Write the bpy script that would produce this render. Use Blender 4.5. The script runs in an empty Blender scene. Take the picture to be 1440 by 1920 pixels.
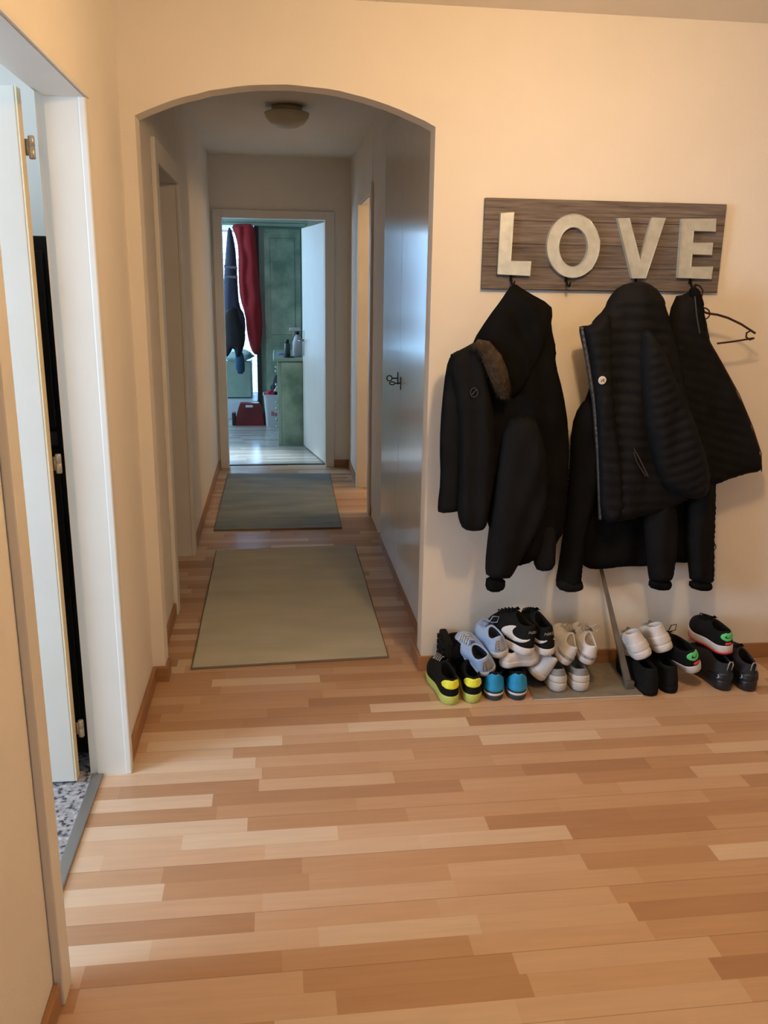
import bpy, bmesh, math, random
from mathutils import Vector, Matrix, noise
from mathutils.geometry import delaunay_2d_cdt
S = bpy.context.scene
COL = S.collection
pi = math.pi
random.seed(7)

# ------------------------------------------------------------------ camera
F_PX, YAW, PITCH, ROLL, EYE = 1596.5, .128462, -.260057, .015188, 1.50
fwd = Vector((math.sin(YAW)*math.cos(PITCH), math.cos(YAW)*math.cos(PITCH), math.sin(PITCH)))
rt0 = Vector((math.cos(YAW), -math.sin(YAW), 0)); up0 = rt0.cross(fwd)
rt = rt0*math.cos(ROLL)+up0*math.sin(ROLL); up = -rt0*math.sin(ROLL)+up0*math.cos(ROLL)
cam = bpy.data.cameras.new('camera'); camo = bpy.data.objects.new('camera', cam); COL.objects.link(camo)
camo.matrix_world = Matrix(((rt.x, up.x, -fwd.x, 0), (rt.y, up.y, -fwd.y, 0), (rt.z, up.z, -fwd.z, EYE), (0, 0, 0, 1)))
cam.sensor_fit = 'VERTICAL'; cam.sensor_height = 36; cam.lens = F_PX/1920*36; cam.clip_start = .02
S.camera = camo

def at(x, y, Y):
    """survey: the point of the vertical plane at depth Y seen at photo point x, y"""
    d = rt*((x-720)/F_PX)-up*((y-960)/F_PX)+fwd
    return Vector((0, 0, EYE))+d*(Y/d.y)

# ------------------------------------------------------------------ light
S.view_settings.view_transform = 'Standard'; S.view_settings.look = 'None'
S.view_settings.exposure = 0.0; S.view_settings.gamma = 1; S.view_settings.use_curve_mapping = False
W = bpy.data.worlds.new('sky'); S.world = W; W.use_nodes = True
bg = W.node_tree.nodes['Background']; bg.inputs[0].default_value = (.62, .80, 1, 1); bg.inputs[1].default_value = .8

def area(name, loc, rot, sx, sy, power, col):
    l = bpy.data.lights.new(name, 'AREA'); l.shape = 'RECTANGLE'; l.size = sx; l.size_y = sy; l.energy = power; l.color = col
    o = bpy.data.objects.new(name, l); COL.objects.link(o); o.location = loc; o.rotation_euler = rot; return o
def point(name, loc, power, col, rad=.1):
    l = bpy.data.lights.new(name, 'POINT'); l.energy = power; l.color = col; l.shadow_soft_size = rad
    o = bpy.data.objects.new(name, l); COL.objects.link(o); o.location = loc; return o
WARM = (1, .625, .30)
point('ceiling_lamp_light', (.82, 1.78, 2.18), 43, WARM, .07)
area('daylight_left_room', (-3.15, 1.05, 1.45), (0, math.radians(-90), 0), 1.3, 1.3, 112, (.57, .75, 1))
area('cool_fill_behind', (1.6, -2.45, 1.5), (math.radians(90), 0, 0), 1.6, 1.3, 7, (.72, .84, 1))  # added cool fill from behind the camera; no window is seen there
area('daylight_bedroom', (-.85, 10.75, 1.2), (math.radians(-90), 0, 0), 1.5, 1.9, 125, (.42, .66, 1))
area('fill_bedroom_side', (-2.45, 8.7, 1.5), (0, math.radians(-90), 0), 1.2, 1.4, 40, (.42, .66, 1))  # added fill to brighten the bedroom floor and door, side window is invented
sl = bpy.data.lights.new('glare_spot_bedroom', 'SPOT'); sl.energy = 1500; sl.color = (.75, .9, 1); sl.spot_size = math.radians(14); sl.spot_blend = 1; sl.shadow_soft_size = .05  # added spot standing in for the reflected glare on the bedroom floor
slo = bpy.data.objects.new('glare_spot_bedroom', sl); COL.objects.link(slo); slo.location = (-3.0, 8.9, 2.05)
slo.rotation_euler = (Vector((-.33, 7.70, 0))-Vector((-3.0, 8.9, 2.05))).to_track_quat('-Z', 'Y').to_euler()
point('side_room_lamp_light', (1.75, 5.8, 2.0), 26, (1, .62, .30), .12)

# ------------------------------------------------------------------ materials
def nt(name, rough=.6, col=(.8, .8, .8), metal=0, spec=.5, coat=0, sheen=0):
    m = bpy.data.materials.new(name); m.use_nodes = True
    b = m.node_tree.nodes['Principled BSDF']
    b.inputs['Base Color'].default_value = (*col, 1); b.inputs['Roughness'].default_value = rough
    b.inputs['Metallic'].default_value = metal; b.inputs['Specular IOR Level'].default_value = spec
    b.inputs['Coat Weight'].default_value = coat
    if sheen: b.inputs['Sheen Weight'].default_value = sheen; b.inputs['Sheen Roughness'].default_value = .5
    return m, m.node_tree, b
def N(t, typ, **k):
    n = t.nodes.new(typ)
    for a, v in k.items():
        if a == 'inp':
            for i, x in v.items(): n.inputs[i].default_value = x
        else: setattr(n, a, v)
    return n
def srgb(r, g, b):
    f = lambda c: (c/255/12.92) if c/255 <= .04045 else ((c/255+.055)/1.055)**2.4
    return (f(r), f(g), f(b))
def noisy(name, c1, c2, scale=20, rough=.7, bump=.0, bscale=200, metal=0, stretch=(1, 1, 1), spec=.5, coat=0, detail=4, sheen=0, bdist=.002):
    m, t, b = nt(name, rough, c1, metal, spec, coat, sheen)
    tc = N(t, 'ShaderNodeTexCoord'); mp = N(t, 'ShaderNodeMapping'); mp.inputs['Scale'].default_value = stretch
    t.links.new(tc.outputs['Object'], mp.inputs[0])
    n = N(t, 'ShaderNodeTexNoise', inp={'Scale': scale, 'Detail': detail}); t.links.new(mp.outputs[0], n.inputs['Vector'])
    r = N(t, 'ShaderNodeValToRGB'); r.color_ramp.elements[0].color = (*c1, 1); r.color_ramp.elements[1].color = (*c2, 1)
    r.color_ramp.elements[0].position = .35; r.color_ramp.elements[1].position = .68
    t.links.new(n.outputs[0], r.inputs[0]); t.links.new(r.outputs[0], b.inputs['Base Color'])
    if bump:
        n2 = N(t, 'ShaderNodeTexNoise', inp={'Scale': bscale, 'Detail': 3}); t.links.new(mp.outputs[0], n2.inputs['Vector'])
        bp = N(t, 'ShaderNodeBump', inp={'Strength': bump, 'Distance': bdist}); t.links.new(n2.outputs[0], bp.inputs['Height'])
        t.links.new(bp.outputs[0], b.inputs['Normal'])
    return m
M = {}
M['wall'] = noisy('painted_plaster', srgb(232, 226, 214), srgb(236, 230, 219), 3, .85, .35, 160, spec=.25)
M['ceiling'] = noisy('ceiling_paint', srgb(232, 226, 214), srgb(236, 230, 219), 3, .9, .15, 120, spec=.2)
M['frame'] = noisy('frame_lacquer', srgb(224, 219, 208), srgb(228, 224, 214), 5, .45, .03, 30)
M['leaf'] = noisy('door_lacquer', srgb(206, 200, 188), srgb(210, 205, 194), 4, .4)
M['edge'] = noisy('door_edge', srgb(222, 205, 165), srgb(226, 210, 172), 6, .5)
M['closet'] = noisy('closet_lacquer', srgb(214, 208, 198), srgb(218, 212, 202), 4, .16, spec=.35)
M['dark_metal'] = nt('dark_metal', .4, (.02, .018, .015), .8)[0]
M['steel'] = nt('steel', .3, (.45, .42, .36), 1)[0]
M['hinge'] = nt('hinge_metal', .4, (.42, .36, .27), .6)[0]
M['base'] = noisy('beech_baseboard', srgb(150, 108, 72), srgb(165, 122, 84), 4, .45, stretch=(1, 1, 20))
M['rug'] = noisy('rug_pile', srgb(190, 192, 180), srgb(204, 204, 192), 2.5, .95, .4, 500, stretch=(1, 3, 1), spec=.1, bdist=.004)
M['rug2'] = noisy('rug_pile_grey', srgb(130, 146, 154), srgb(148, 162, 168), 2.5, .95, .4, 500, stretch=(1, 3, 1), spec=.1, bdist=.004)
M['rug_edge'] = nt('rug_binding', .9, srgb(122, 112, 96))[0]
M['grey_strip'] = nt('threshold_aluminium', .4, srgb(138, 138, 136), .5)[0]
M['black_wood'] = nt('black_wood', .5, (.012, .011, .010))[0]
M['bin'] = nt('white_plastic', .4, srgb(205, 210, 214))[0]

def laminate(nm='beech_laminate', cols=None, rb=.29):
    m, t, b = nt(nm, .36, spec=.4)
    L = t.links.new
    tc = N(t, 'ShaderNodeTexCoord'); sp = N(t, 'ShaderNodeSeparateXYZ'); L(tc.outputs['Object'], sp.inputs[0])
    def ma(op, a, c=None, d=None):
        n = N(t, 'ShaderNodeMath', operation=op)
        for i, v in enumerate((a, c, d)):
            if v is None: continue
            if isinstance(v, (int, float)): n.inputs[i].default_value = v
            else: L(v, n.inputs[i])
        return n.outputs[0]
    SW = .0655
    yy = ma('DIVIDE', ma('ADD', sp.outputs['Y'], 20.012), SW); row = ma('FLOOR', yy); fy = ma('FRACT', yy)
    wn = N(t, 'ShaderNodeTexWhiteNoise', noise_dimensions='1D'); L(row, wn.inputs['W'])
    wl = N(t, 'ShaderNodeTexWhiteNoise', noise_dimensions='1D'); L(ma('ADD', row, 301.7), wl.inputs['W'])
    ln = ma('MULTIPLY_ADD', wl.outputs['Value'], .16, .36)
    xx = ma('DIVIDE', ma('ADD', sp.outputs['X'], ma('MULTIPLY_ADD', wn.outputs['Value'], 3.0, 20.0)), ln)
    cl = ma('FLOOR', xx); fx = ma('FRACT', xx)
    cv = N(t, 'ShaderNodeCombineXYZ'); L(cl, cv.inputs[0]); L(row, cv.inputs[1])
    w2 = N(t, 'ShaderNodeTexWhiteNoise', noise_dimensions='2D'); L(cv.outputs[0], w2.inputs['Vector'])
    r = N(t, 'ShaderNodeValToRGB'); e = r.color_ramp.elements
    e[0].position = 0; e[0].color = (*srgb(170, 132, 101), 1); e[1].position = 1; e[1].color = (*srgb(215, 194, 168), 1)
    for p, c in ((.25, srgb(182, 145, 112)), (.5, srgb(193, 158, 126)), (.75, srgb(203, 172, 143))):
        k = e.new(p); k.color = (*c, 1)
    if cols:
        for q, c in zip(sorted(e, key=lambda q: q.position), cols): q.color = (*c, 1)
    L(w2.outputs['Value'], r.inputs[0])
    # grain: stretched along the strip
    mp = N(t, 'ShaderNodeMapping'); mp.inputs['Scale'].default_value = (2.2, 26, 1)
    off = N(t, 'ShaderNodeVectorMath', operation='ADD'); L(tc.outputs['Object'], off.inputs[0]); L(w2.outputs['Color'], off.inputs[1]); L(off.outputs[0], mp.inputs[0])
    gn = N(t, 'ShaderNodeTexNoise', inp={'Scale': 2.5, 'Detail': 6}); L(mp.outputs[0], gn.inputs['Vector'])
    hs = N(t, 'ShaderNodeHueSaturation'); L(r.outputs[0], hs.inputs['Color']); L(ma('MULTIPLY_ADD', gn.outputs[0], .22, .89), hs.inputs['Value'])
    # joints
    j1 = ma('LESS_THAN', ma('MINIMUM', fy, ma('SUBTRACT', 1.0, fy)), .012)
    board = ma('FRACT', ma('DIVIDE', ma('ADD', yy, 0.0), 3.0)); j3 = ma('LESS_THAN', ma('MINIMUM', board, ma('SUBTRACT', 1.0, board)), .007)
    jj = ma('MINIMUM', ma('ADD', ma('MULTIPLY', j1, .10), ma('MULTIPLY', j3, .30)), 1.0)
    mx = N(t, 'ShaderNodeMix', data_type='RGBA'); L(jj, mx.inputs['Factor']); L(hs.outputs[0], mx.inputs[6]); mx.inputs[7].default_value = (*srgb(90, 55, 30), 1)
    L(mx.outputs[2], b.inputs['Base Color'])
    rn = N(t, 'ShaderNodeTexNoise', inp={'Scale': 3}); L(tc.outputs['Object'], rn.inputs['Vector'])
    L(ma('MULTIPLY_ADD', rn.outputs[0], .12, rb), b.inputs['Roughness'])
    return m
M['floor'] = laminate()
M['floor2'] = laminate('pale_grey_laminate', [srgb(*c) for c in ((150, 146, 140), (166, 161, 154), (176, 171, 164), (186, 181, 174), (196, 192, 186))], .16)
def speckle():
    m, t, b = nt('speckled_carpet', .95, spec=.1)
    tc = N(t, 'ShaderNodeTexCoord'); v = N(t, 'ShaderNodeTexVoronoi', inp={'Scale': 95}); t.links.new(tc.outputs['Object'], v.inputs['Vector'])
    n = N(t, 'ShaderNodeTexNoise', inp={'Scale': 60, 'Detail': 4}); t.links.new(tc.outputs['Object'], n.inputs['Vector'])
    r = N(t, 'ShaderNodeValToRGB'); r.color_ramp.interpolation = 'EASE'
    e = r.color_ramp.elements; e[0].position = .38; e[0].color = (*srgb(72, 74, 82), 1); e[1].position = .47; e[1].color = (*srgb(150, 150, 154), 1)
    k = e.new(.75); k.color = (*srgb(190, 189, 190), 1)
    t.links.new(n.outputs[0], r.inputs[0]); t.links.new(r.outputs[0], b.inputs['Base Color'])
    return m
M['carpet'] = speckle()
M['green'] = noisy('sponged_green_paint', srgb(110, 140, 120), srgb(176, 196, 172), 5, .4, detail=6)
M['green_edge'] = noisy('green_paint', srgb(138, 164, 146), srgb(150, 176, 158), 8, .4)
M['board'] = None
def barnwood():
    m, t, b = nt('weathered_board', .75)
    L = t.links.new; tc = N(t, 'ShaderNodeTexCoord')
    mp = N(t, 'ShaderNodeMapping'); mp.inputs['Scale'].default_value = (2.2, 1, 46); L(tc.outputs['Object'], mp.inputs[0])
    n = N(t, 'ShaderNodeTexNoise', inp={'Scale': 2.2, 'Detail': 8, 'Roughness': .65, 'Distortion': .4}); L(mp.outputs[0], n.inputs['Vector'])
    r = N(t, 'ShaderNodeValToRGB'); e = r.color_ramp.elements
    e[0].position = .3; e[0].color = (*srgb(66, 58, 54), 1); e[1].position = .72; e[1].color = (*srgb(132, 122, 116), 1)
    L(n.outputs[0], r.inputs[0])
    sp = N(t, 'ShaderNodeSeparateXYZ'); L(tc.outputs['Object'], sp.inputs[0])
    # plank tone by height: 4 printed planks
    d = N(t, 'ShaderNodeMath', operation='DIVIDE'); L(sp.outputs['Z'], d.inputs[0]); d.inputs[1].default_value = .0785
    fl = N(t, 'ShaderNodeMath', operation='FLOOR'); L(d.outputs[0], fl.inputs[0])
    w = N(t, 'ShaderNodeTexWhiteNoise', noise_dimensions='1D'); L(fl.outputs[0], w.inputs['W'])
    fr = N(t, 'ShaderNodeMath', operation='FRACT'); L(d.outputs[0], fr.inputs[0])
    lt = N(t, 'ShaderNodeMath', operation='LESS_THAN'); L(fr.outputs[0], lt.inputs[0]); lt.inputs[1].default_value = .035
    v = N(t, 'ShaderNodeMath', operation='MULTIPLY_ADD'); L(w.outputs['Value'], v.inputs[0]); v.inputs[1].default_value = .3; v.inputs[2].default_value = .78
    hs = N(t, 'ShaderNodeHueSaturation'); L(r.outputs[0], hs.inputs['Color']); L(v.outputs[0], hs.inputs['Value'])
    mx = N(t, 'ShaderNodeMix', data_type='RGBA'); L(lt.outputs[0], mx.inputs['Factor']); L(hs.outputs[0], mx.inputs[6]); mx.inputs[7].default_value = (*srgb(46, 38, 34), 1)
    L(mx.outputs[2], b.inputs['Base Color']); return m
M['board'] = barnwood()
M['letter'] = noisy('brushed_pewter', srgb(200, 202, 190), srgb(216, 218, 206), 30, .36, .5, 70, metal=.45, bdist=.001)
M['black_cloth'] = noisy('black_cotton', (.0050, .0050, .0048), (.0075, .0073, .007), 12, .95, .3, 400, spec=.06)
M['black_nylon'] = noisy('black_nylon', (.0060, .0062, .0066), (.009, .009, .0095), 10, .8, .2, 250, spec=.10)
M['navy_puffer'] = noisy('dark_quilted_nylon', (.0058, .006, .0068), (.0085, .0088, .0095), 8, .75, .15, 120, spec=.13)
M['fur'] = noisy('brown_fur', srgb(36, 27, 17), srgb(72, 56, 36), 60, .9)
M['zip'] = nt('zip_grey', .4, (.08, .075, .07), .5)[0]
M['badge'] = nt('badge_white', .5, srgb(205, 200, 192))[0]
M['badge_dark'] = nt('badge_dark', .5, srgb(70, 66, 62))[0]
M['hanger'] = nt('brown_plastic', .35, srgb(46, 26, 18))[0]
M['mat'] = noisy('grey_mat', srgb(122, 116, 106), srgb(134, 128, 118), 30, .7)
M['mat_edge'] = nt('mat_edge', .6, srgb(190, 184, 174))[0]
M['bar'] = noisy('grey_bar', srgb(92, 86, 78), srgb(108, 102, 92), 12, .5)

# ------------------------------------------------------------------ builders
def link(name, bm, m, parent=None, smooth=False):
    me = bpy.data.meshes.new(name); bmesh.ops.recalc_face_normals(bm, faces=bm.faces[:]); bm.to_mesh(me); bm.free()
    if smooth:
        for p in me.polygons: p.use_smooth = True
    ms = m if isinstance(m, (list, tuple)) else [m]
    for k in ms: me.materials.append(k)
    o = bpy.data.objects.new(name, me); COL.objects.link(o)
    if parent: o.parent = parent
    return o
def bx(bm, x0, x1, y0, y1, z0, z1, bev=0, mi=0):
    r = bmesh.ops.create_cube(bm, size=1)
    vs = r['verts']
    for v in vs: v.co = Vector(((x0+x1)/2+v.co.x*(x1-x0), (y0+y1)/2+v.co.y*(y1-y0), (z0+z1)/2+v.co.z*(z1-z0)))
    fs = {f for v in vs for f in v.link_faces}
    for f in fs: f.material_index = mi
    if bev:
        es = {e for v in vs for e in v.link_edges}
        bmesh.ops.bevel(bm, geom=list(es), offset=bev, segments=2, affect='EDGES', profile=.5)
def box(name, m, x0, x1, y0, y1, z0, z1, parent=None, bev=0):
    bm = bmesh.new(); bx(bm, x0, x1, y0, y1, z0, z1, bev); return link(name, bm, m, parent)
def boxes(name, m, L, parent=None, bev=0):
    bm = bmesh.new()
    for b in L: bx(bm, *b, bev=bev)
    return link(name, bm, m, parent)
def st(o): o['kind'] = 'structure'; return o
def tag(o, label, cat, group=None, kind=None):
    o['label'] = label; o['category'] = cat
    if group: o['group'] = group
    if kind: o['kind'] = kind
    return o
def empty(name, label, cat, loc=(0, 0, 0), rot=(0, 0, 0), group=None):
    o = bpy.data.objects.new(name, None); COL.objects.link(o); o.location = loc; o.rotation_euler = rot; o.empty_display_size = .1
    return tag(o, label, cat, group)
def tube(bm, pts, r, seg=8, closed=False, mi=0):
    pts = [Vector(p) for p in pts]; n = len(pts); rings = []
    rr = r if isinstance(r, (list, tuple)) else [r]*n
    ref = Vector((0, 0, 1))
    for i, p in enumerate(pts):
        a = pts[(i-1) % n] if (i or closed) else pts[0]; b = pts[(i+1) % n] if (i < n-1 or closed) else pts[-1]
        t = (b-a).normalized()
        if abs(t.dot(ref)) > .95: ref = Vector((1, 0, 0)) if abs(t.x) < .9 else Vector((0, 1, 0))
        u = t.cross(ref).normalized(); w = u.cross(t).normalized(); ref = w
        rings.append([bm.verts.new(p+u*math.cos(2*pi*k/seg)*rr[i]+w*math.sin(2*pi*k/seg)*rr[i]) for k in range(seg)])
    m = n if closed else n-1
    for i in range(m):
        A = rings[i]; B = rings[(i+1) % n]
        for k in range(seg):
            f = bm.faces.new((A[k], A[(k+1) % seg], B[(k+1) % seg], B[k])); f.material_index = mi
    if not closed:
        bm.faces.new(rings[0][::-1]).material_index = mi; bm.faces.new(rings[-1]).material_index = mi
def lathe(bm, prof, c=(0, 0, 0), seg=24, mi=0):
    rings = []
    for r, z in prof:
        rings.append([bm.verts.new((c[0]+max(r, 1e-4)*math.cos(2*pi*k/seg), c[1]+max(r, 1e-4)*math.sin(2*pi*k/seg), c[2]+z)) for k in range(seg)])
    for A, B in zip(rings, rings[1:]):
        for k in range(seg): bm.faces.new((A[k], A[(k+1) % seg], B[(k+1) % seg], B[k])).material_index = mi
    bm.faces.new(rings[0][::-1]).material_index = mi; bm.faces.new(rings[-1]).material_index = mi
def extrude_poly(bm, pts, y0, y1, holes=()):
    """prism of a polygon drawn in the x-z plane between two depths (holes allowed)"""
    loops = [list(pts)]+[list(h) for h in holes]
    vs = []; es = []
    for lp in loops:
        s = len(vs); vs += [Vector((p[0], p[1])) for p in lp]; n = len(lp); es += [(s+i, s+(i+1) % n) for i in range(n)]
    # outputs
    v2, e2, f2, ov, oe, of = delaunay_2d_cdt(vs, es, [], 1, 1e-6)
    def inside(p, lp):
        c = False; j = len(lp)-1
        for i in range(len(lp)):
            a, b = lp[i], lp[j]
            if (a[1] > p[1]) != (b[1] > p[1]) and p[0] < (b[0]-a[0])*(p[1]-a[1])/(b[1]-a[1])+a[0]: c = not c
            j = i
        return c
    F = [bm.verts.new((v.x, y0, v.y)) for v in v2]; B = [bm.verts.new((v.x, y1, v.y)) for v in v2]
    keep = []
    for f in f2:
        c = sum((v2[i] for i in f), Vector((0, 0)))/len(f)
        if inside(c, loops[0]) and not any(inside(c, h) for h in loops[1:]): keep.append(f)
    cnt = {}
    for f in keep:
        bm.faces.new([F[i] for i in f]); bm.faces.new([B[i] for i in f][::-1])
        for a, b in zip(f, list(f[1:])+[f[0]]): cnt[(a, b)] = 1
    for (a, b) in list(cnt):
        if (b, a) not in cnt: bm.faces.new((F[a], F[b], B[b], B[a]))
    for v in bm.verts[:]:
        if not v.link_faces: bm.verts.remove(v)

# ------------------------------------------------------------------ the room
WX, TX = -.49, -.470          # left wall plane, left door trim plane
BY = 3.118                    # wall with the arch
FAR = 7.11                    # end wall of the hallway
RX = .615                     # right side of the hallway
C1, C2 = 2.402, 2.45
st(boxes('floor', M['floor'], [(-.56, 3.3, -2.6, 3.2, -.05, 0), (-.56, .70, 3.2, 5.5, -.05, 0), (-.56, 3.0, 5.5, 6.4, -.05, 0), (-.56, .7, 6.4, 7.2, -.05, 0), (-2.2, -.56, 3.8, 5.6, -.05, 0)]))
st(box('floor_bedroom', M['floor2'], -2.6, 1.6, 7.2, 10.75, -.05, 0))
st(box('floor_carpeted_room', M['carpet'], -3.3, -.575, -.2, 3.75, -.05, .003))
st(box('ceiling', M['ceiling'], -.49, 3.3, -2.6, BY, C1, C1+.1))
st(boxes('ceiling_hallway', M['ceiling'], [(-.6, .75, BY+.075, FAR, C2, C2+.1)]))
st(boxes('ceiling_rooms', M['ceiling'], [(-3.3, -.60, -.2, 3.75, C2, C2+.1), (-2.7, 1.7, FAR, 11, C2, C2+.1), (.75, 3.0, 5.0, 7.0, C2, C2+.1), (-2.2, -.6, 3.75, 5.7, C2, C2+.1)]))
# left wall of the front room with its doorway
D0, D1, DH = 1.622, 2.462, 1.955
st(boxes('wall_left', M['wall'], [(-.60, WX, -2.6, D0-.02, 0, C1+.05), (-.60, WX, D1+.015, BY+.075, 0, C1+.05), (-.60, WX, D0-.02, D1+.015, DH+.02, C1+.05)]))
# back wall with the segmental arch
def arch_wall():
    bm = bmesh.new(); xl, xr, zs, za = -.443, .561, 2.028, 2.140
    hw = (xr-xl)/2; h = za-zs; R = (hw*hw+h*h)/(2*h); cx = (xl+xr)/2; cz = za-R
    pts = [(WX-.02, 0), (xl, 0), (xl, zs)]
    a0 = math.asin(hw/R)
    for k in range(1, 24):
        a = -a0+2*a0*k/24; jit = .0025*noise.noise(Vector((k*.9, 3, 1)))
        pts.append((cx+R*math.sin(a), cz+R*math.cos(a)+jit))
    pts += [(xr, zs), (xr, 0), (3.3, 0), (3.3, C1+.05), (WX-.02, C1+.05)]
    extrude_poly(bm, pts, BY, BY+.095); return bm
st(link('wall_back', arch_wall(), M['wall']))
st(boxes('wall_above_arch', M['wall'], [(-.6, .75, BY+.01, BY+.075, C1+.04, C2+.1)]))
# hallway, left side with a doorway
H0, H1, HZ = 3.885, 4.705, 1.985
st(boxes('wall_hallway_left', M['wall'], [(-.60, WX+.003, BY+.075, H0-.02, 0, C2), (-.60, WX+.006, H1+.02, FAR, 0, C2), (-.60, WX+.004, H0-.02, H1+.02, HZ+.02, C2)]))
# hallway, right side
st(boxes('wall_hallway_right', M['wall'], [(.578, .75, BY+.075, 3.305, 0, C2), (RX+.002, .75, 4.83, 5.565, .075, C2), (RX, .75, 3.305, 4.83, 2.30, C2), (RX, .75, 6.36, FAR, 0, C2), (RX, .75, 5.565, 6.36, 2.06, C2),
     (RX+.05, .75, 3.305, 4.83, 0, 2.3), (RX+.008, .75, 4.83, 5.565, 0, .075)]))
# end wall
E0, E1, EZ = -.398, .413, 1.995
st(boxes('wall_end', M['wall'], [(-2.6, E0-.02, FAR, FAR+.11, 0, C2), (E1+.02, 1.6, FAR, FAR+.11, 0, C2), (E0-.02, E1+.02, FAR, FAR+.11, EZ+.02, C2)]))
# shells of the neighbouring rooms
st(boxes('wall_bedroom', M['wall'], [(-2.6, -1.55, 10.6, 10.7, 0, C2), (-.16, 1.6, 10.6, 10.7, 0, C2), (-1.55, -.16, 10.6, 10.7, 0, .16), (-1.55, -.16, 10.6, 10.7, 2.16, C2),
     (1.5, 1.6, 7.2, 10.7, 0, C2), (-2.7, -2.6, 7.2, 8.0, 0, C2), (-2.7, -2.6, 9.4, 10.7, 0, C2), (-2.7, -2.6, 8.0, 9.4, 0, .8), (-2.7, -2.6, 8.0, 9.4, 2.2, C2)]))
st(boxes('wall_carpeted_room', M['wall'], [(-3.3, -.60, 3.62, 3.74, 0, C2), (-3.3, -.60, -.2, -.1, 0, C2), (-3.3, -3.2, -.2, .3, 0, C2), (-3.3, -3.2, 1.8, 3.62, 0, C2), (-3.3, -3.2, .3, 1.8, 0, .75), (-3.3, -3.2, .3, 1.8, 2.15, C2)]))
st(boxes('wall_side_room', M['wall'], [(.75, 3.0, 6.9, 7.0, 0, C2), (.75, 3.0, 5.0, 5.1, 0, C2), (2.9, 3.0, 5.1, 6.9, 0, C2)]))
st(boxes('wall_far_left_room', M['wall'], [(-2.2, -.6, 3.76, 3.84, 0, C2), (-2.2, -.6, 5.6, 5.7, 0, C2), (-2.2, -2.1, 3.8, 5.6, 0, C2)]))
st(boxes('wall_right', M['wall'], [(3.2, 3.3, -2.6, BY, 0, C1+.05)]))
st(boxes('wall_front', M['wall'], [(-.6, .7, -2.7, -2.6, 0, C1+.05), (2.5, 3.3, -2.7, -2.6, 0, C1+.05), (.7, 2.5, -2.7, -2.6, 0, .8), (.7, 2.5, -2.7, -2.6, 2.2, C1+.05)]))

# door frame of the left doorway: lining, trim and rebate
def frame_y(name, x_face, x_in, y0, y1, zh, tw=.055, m='frame'):
    """frame for an opening in a wall running along y; trim on the +x side"""
    f = boxes(name, M[m], [(x_in, x_face-.004, y0-.02, y0, 0, zh), (x_in, x_face-.004, y1, y1+.02, 0, zh), (x_in, x_face-.004, y0-.02, y1+.02, zh, zh+.02)])
    st(f)
    a = boxes('architrave', M[m], [(x_face-.02, x_face, y0-tw, y0+.004, 0, zh+tw), (x_face-.02, x_face, y1-.004, y1+tw, 0, zh+tw), (x_face-.02, x_face, y0+.004, y1-.004, zh-.004, zh+tw)], f, bev=.004)
    return f
f = boxes('door_1', M['frame'], [(-.574, TX-.004, D0-.02, D0, 0, DH), (-.574, TX-.004, D1, D1+.02, 0, DH), (-.574, TX-.004, D0-.02, D1+.02, DH, DH+.02),
      (-.598, -.572, D0-.03, D0-.012, 0, DH+.012), (-.598, -.572, D1+.010, D1+.03, 0, DH+.012), (-.598, -.572, D0-.012, D1+.012, DH+.012, DH+.03)]); st(f)
boxes('architrave', M['frame'], [(WX, TX, D0-.062, D0+.003, 0, DH+.004), (WX, TX, D1-.003, D1+.030, 0, DH+.004)], f, bev=.004)
boxes('architrave', M['frame'], [(WX, TX+.004, D0-.062, D1+.030, DH+.002, DH+.010)], f)
st(box('trim_1', M['grey_strip'], -.592, -.558, D0, D1, 0, .008, bev=.003))
# the open leaf of that door, hinged on the far jamb
leaf = empty('room_door', 'white door leaf standing open into the speckled-carpet room at the left', 'door', (-.628, 2.452, 0), (0, 0, math.radians(-1)))
box('door_leaf', M['leaf'], -.83, -.003, -.038, 0, .012, 1.968, leaf, bev=.003)
box('edge_strip', M['edge'], -.003, .001, -.037, -.001, .013, 1.966, leaf)
for z in (.17, 1.0, 1.83):
    bm = bmesh.new(); lathe(bm, [(.0065, -.028), (.0085, -.026), (.0085, 0), (.007, .001), (.0085, .002), (.0085, .026), (.0065, .028)], (.016, .004, z), 12)
    bx(bm, -.004, .016, .002, .005, z-.02, z+.02)
    link('hinge', bm, M['hinge'], leaf, True)
bm = bmesh.new(); tube(bm, [(-.77, -.04, 1.02), (-.77, -.085, 1.02), (-.66, -.085, 1.02)], .009); bx(bm, -.79, -.75, -.044, -.037, .9, 1.1, .003)
link('door_handle', bm, M['steel'], leaf)
# hallway doorways
frame_y('door_2', WX+.023, -.60, H0, H1, HZ, .085)
f = frame_y('door_3', -9, -9.1, 5.58, 6.34, 2.045) if False else None
f = st(boxes('door_3', M['frame'], [(RX-.008, .75, 5.56, 5.58, 0, 2.045), (RX-.008, .75, 6.34, 6.36, 0, 2.045), (RX-.008, .75, 5.56, 6.36, 2.045, 2.065)]))
boxes('architrave', M['frame'], [(RX-.014, RX, 5.50, 5.585, .0, 2.11), (RX-.014, RX, 6.335, 6.41, 0, 2.11), (RX-.014, RX, 5.585, 6.335, 2.045, 2.11)], f)
f = st(boxes('door_4', M['frame'], [(E0-.02, E0, FAR-.004, FAR+.12, 0, EZ), (E1, E1+.02, FAR-.004, FAR+.12, 0, EZ), (E0-.02, E1+.02, FAR-.004, FAR+.12, EZ, EZ+.02)]))
boxes('architrave', M['frame'], [(E0-.066, E0+.003, FAR-.018, FAR, 0, EZ+.06), (E1-.003, E1+.07, FAR-.018, FAR, 0, EZ+.06), (E0+.003, E1-.003, FAR-.018, FAR, EZ-.003, EZ+.06)], f, bev=.003)
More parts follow.
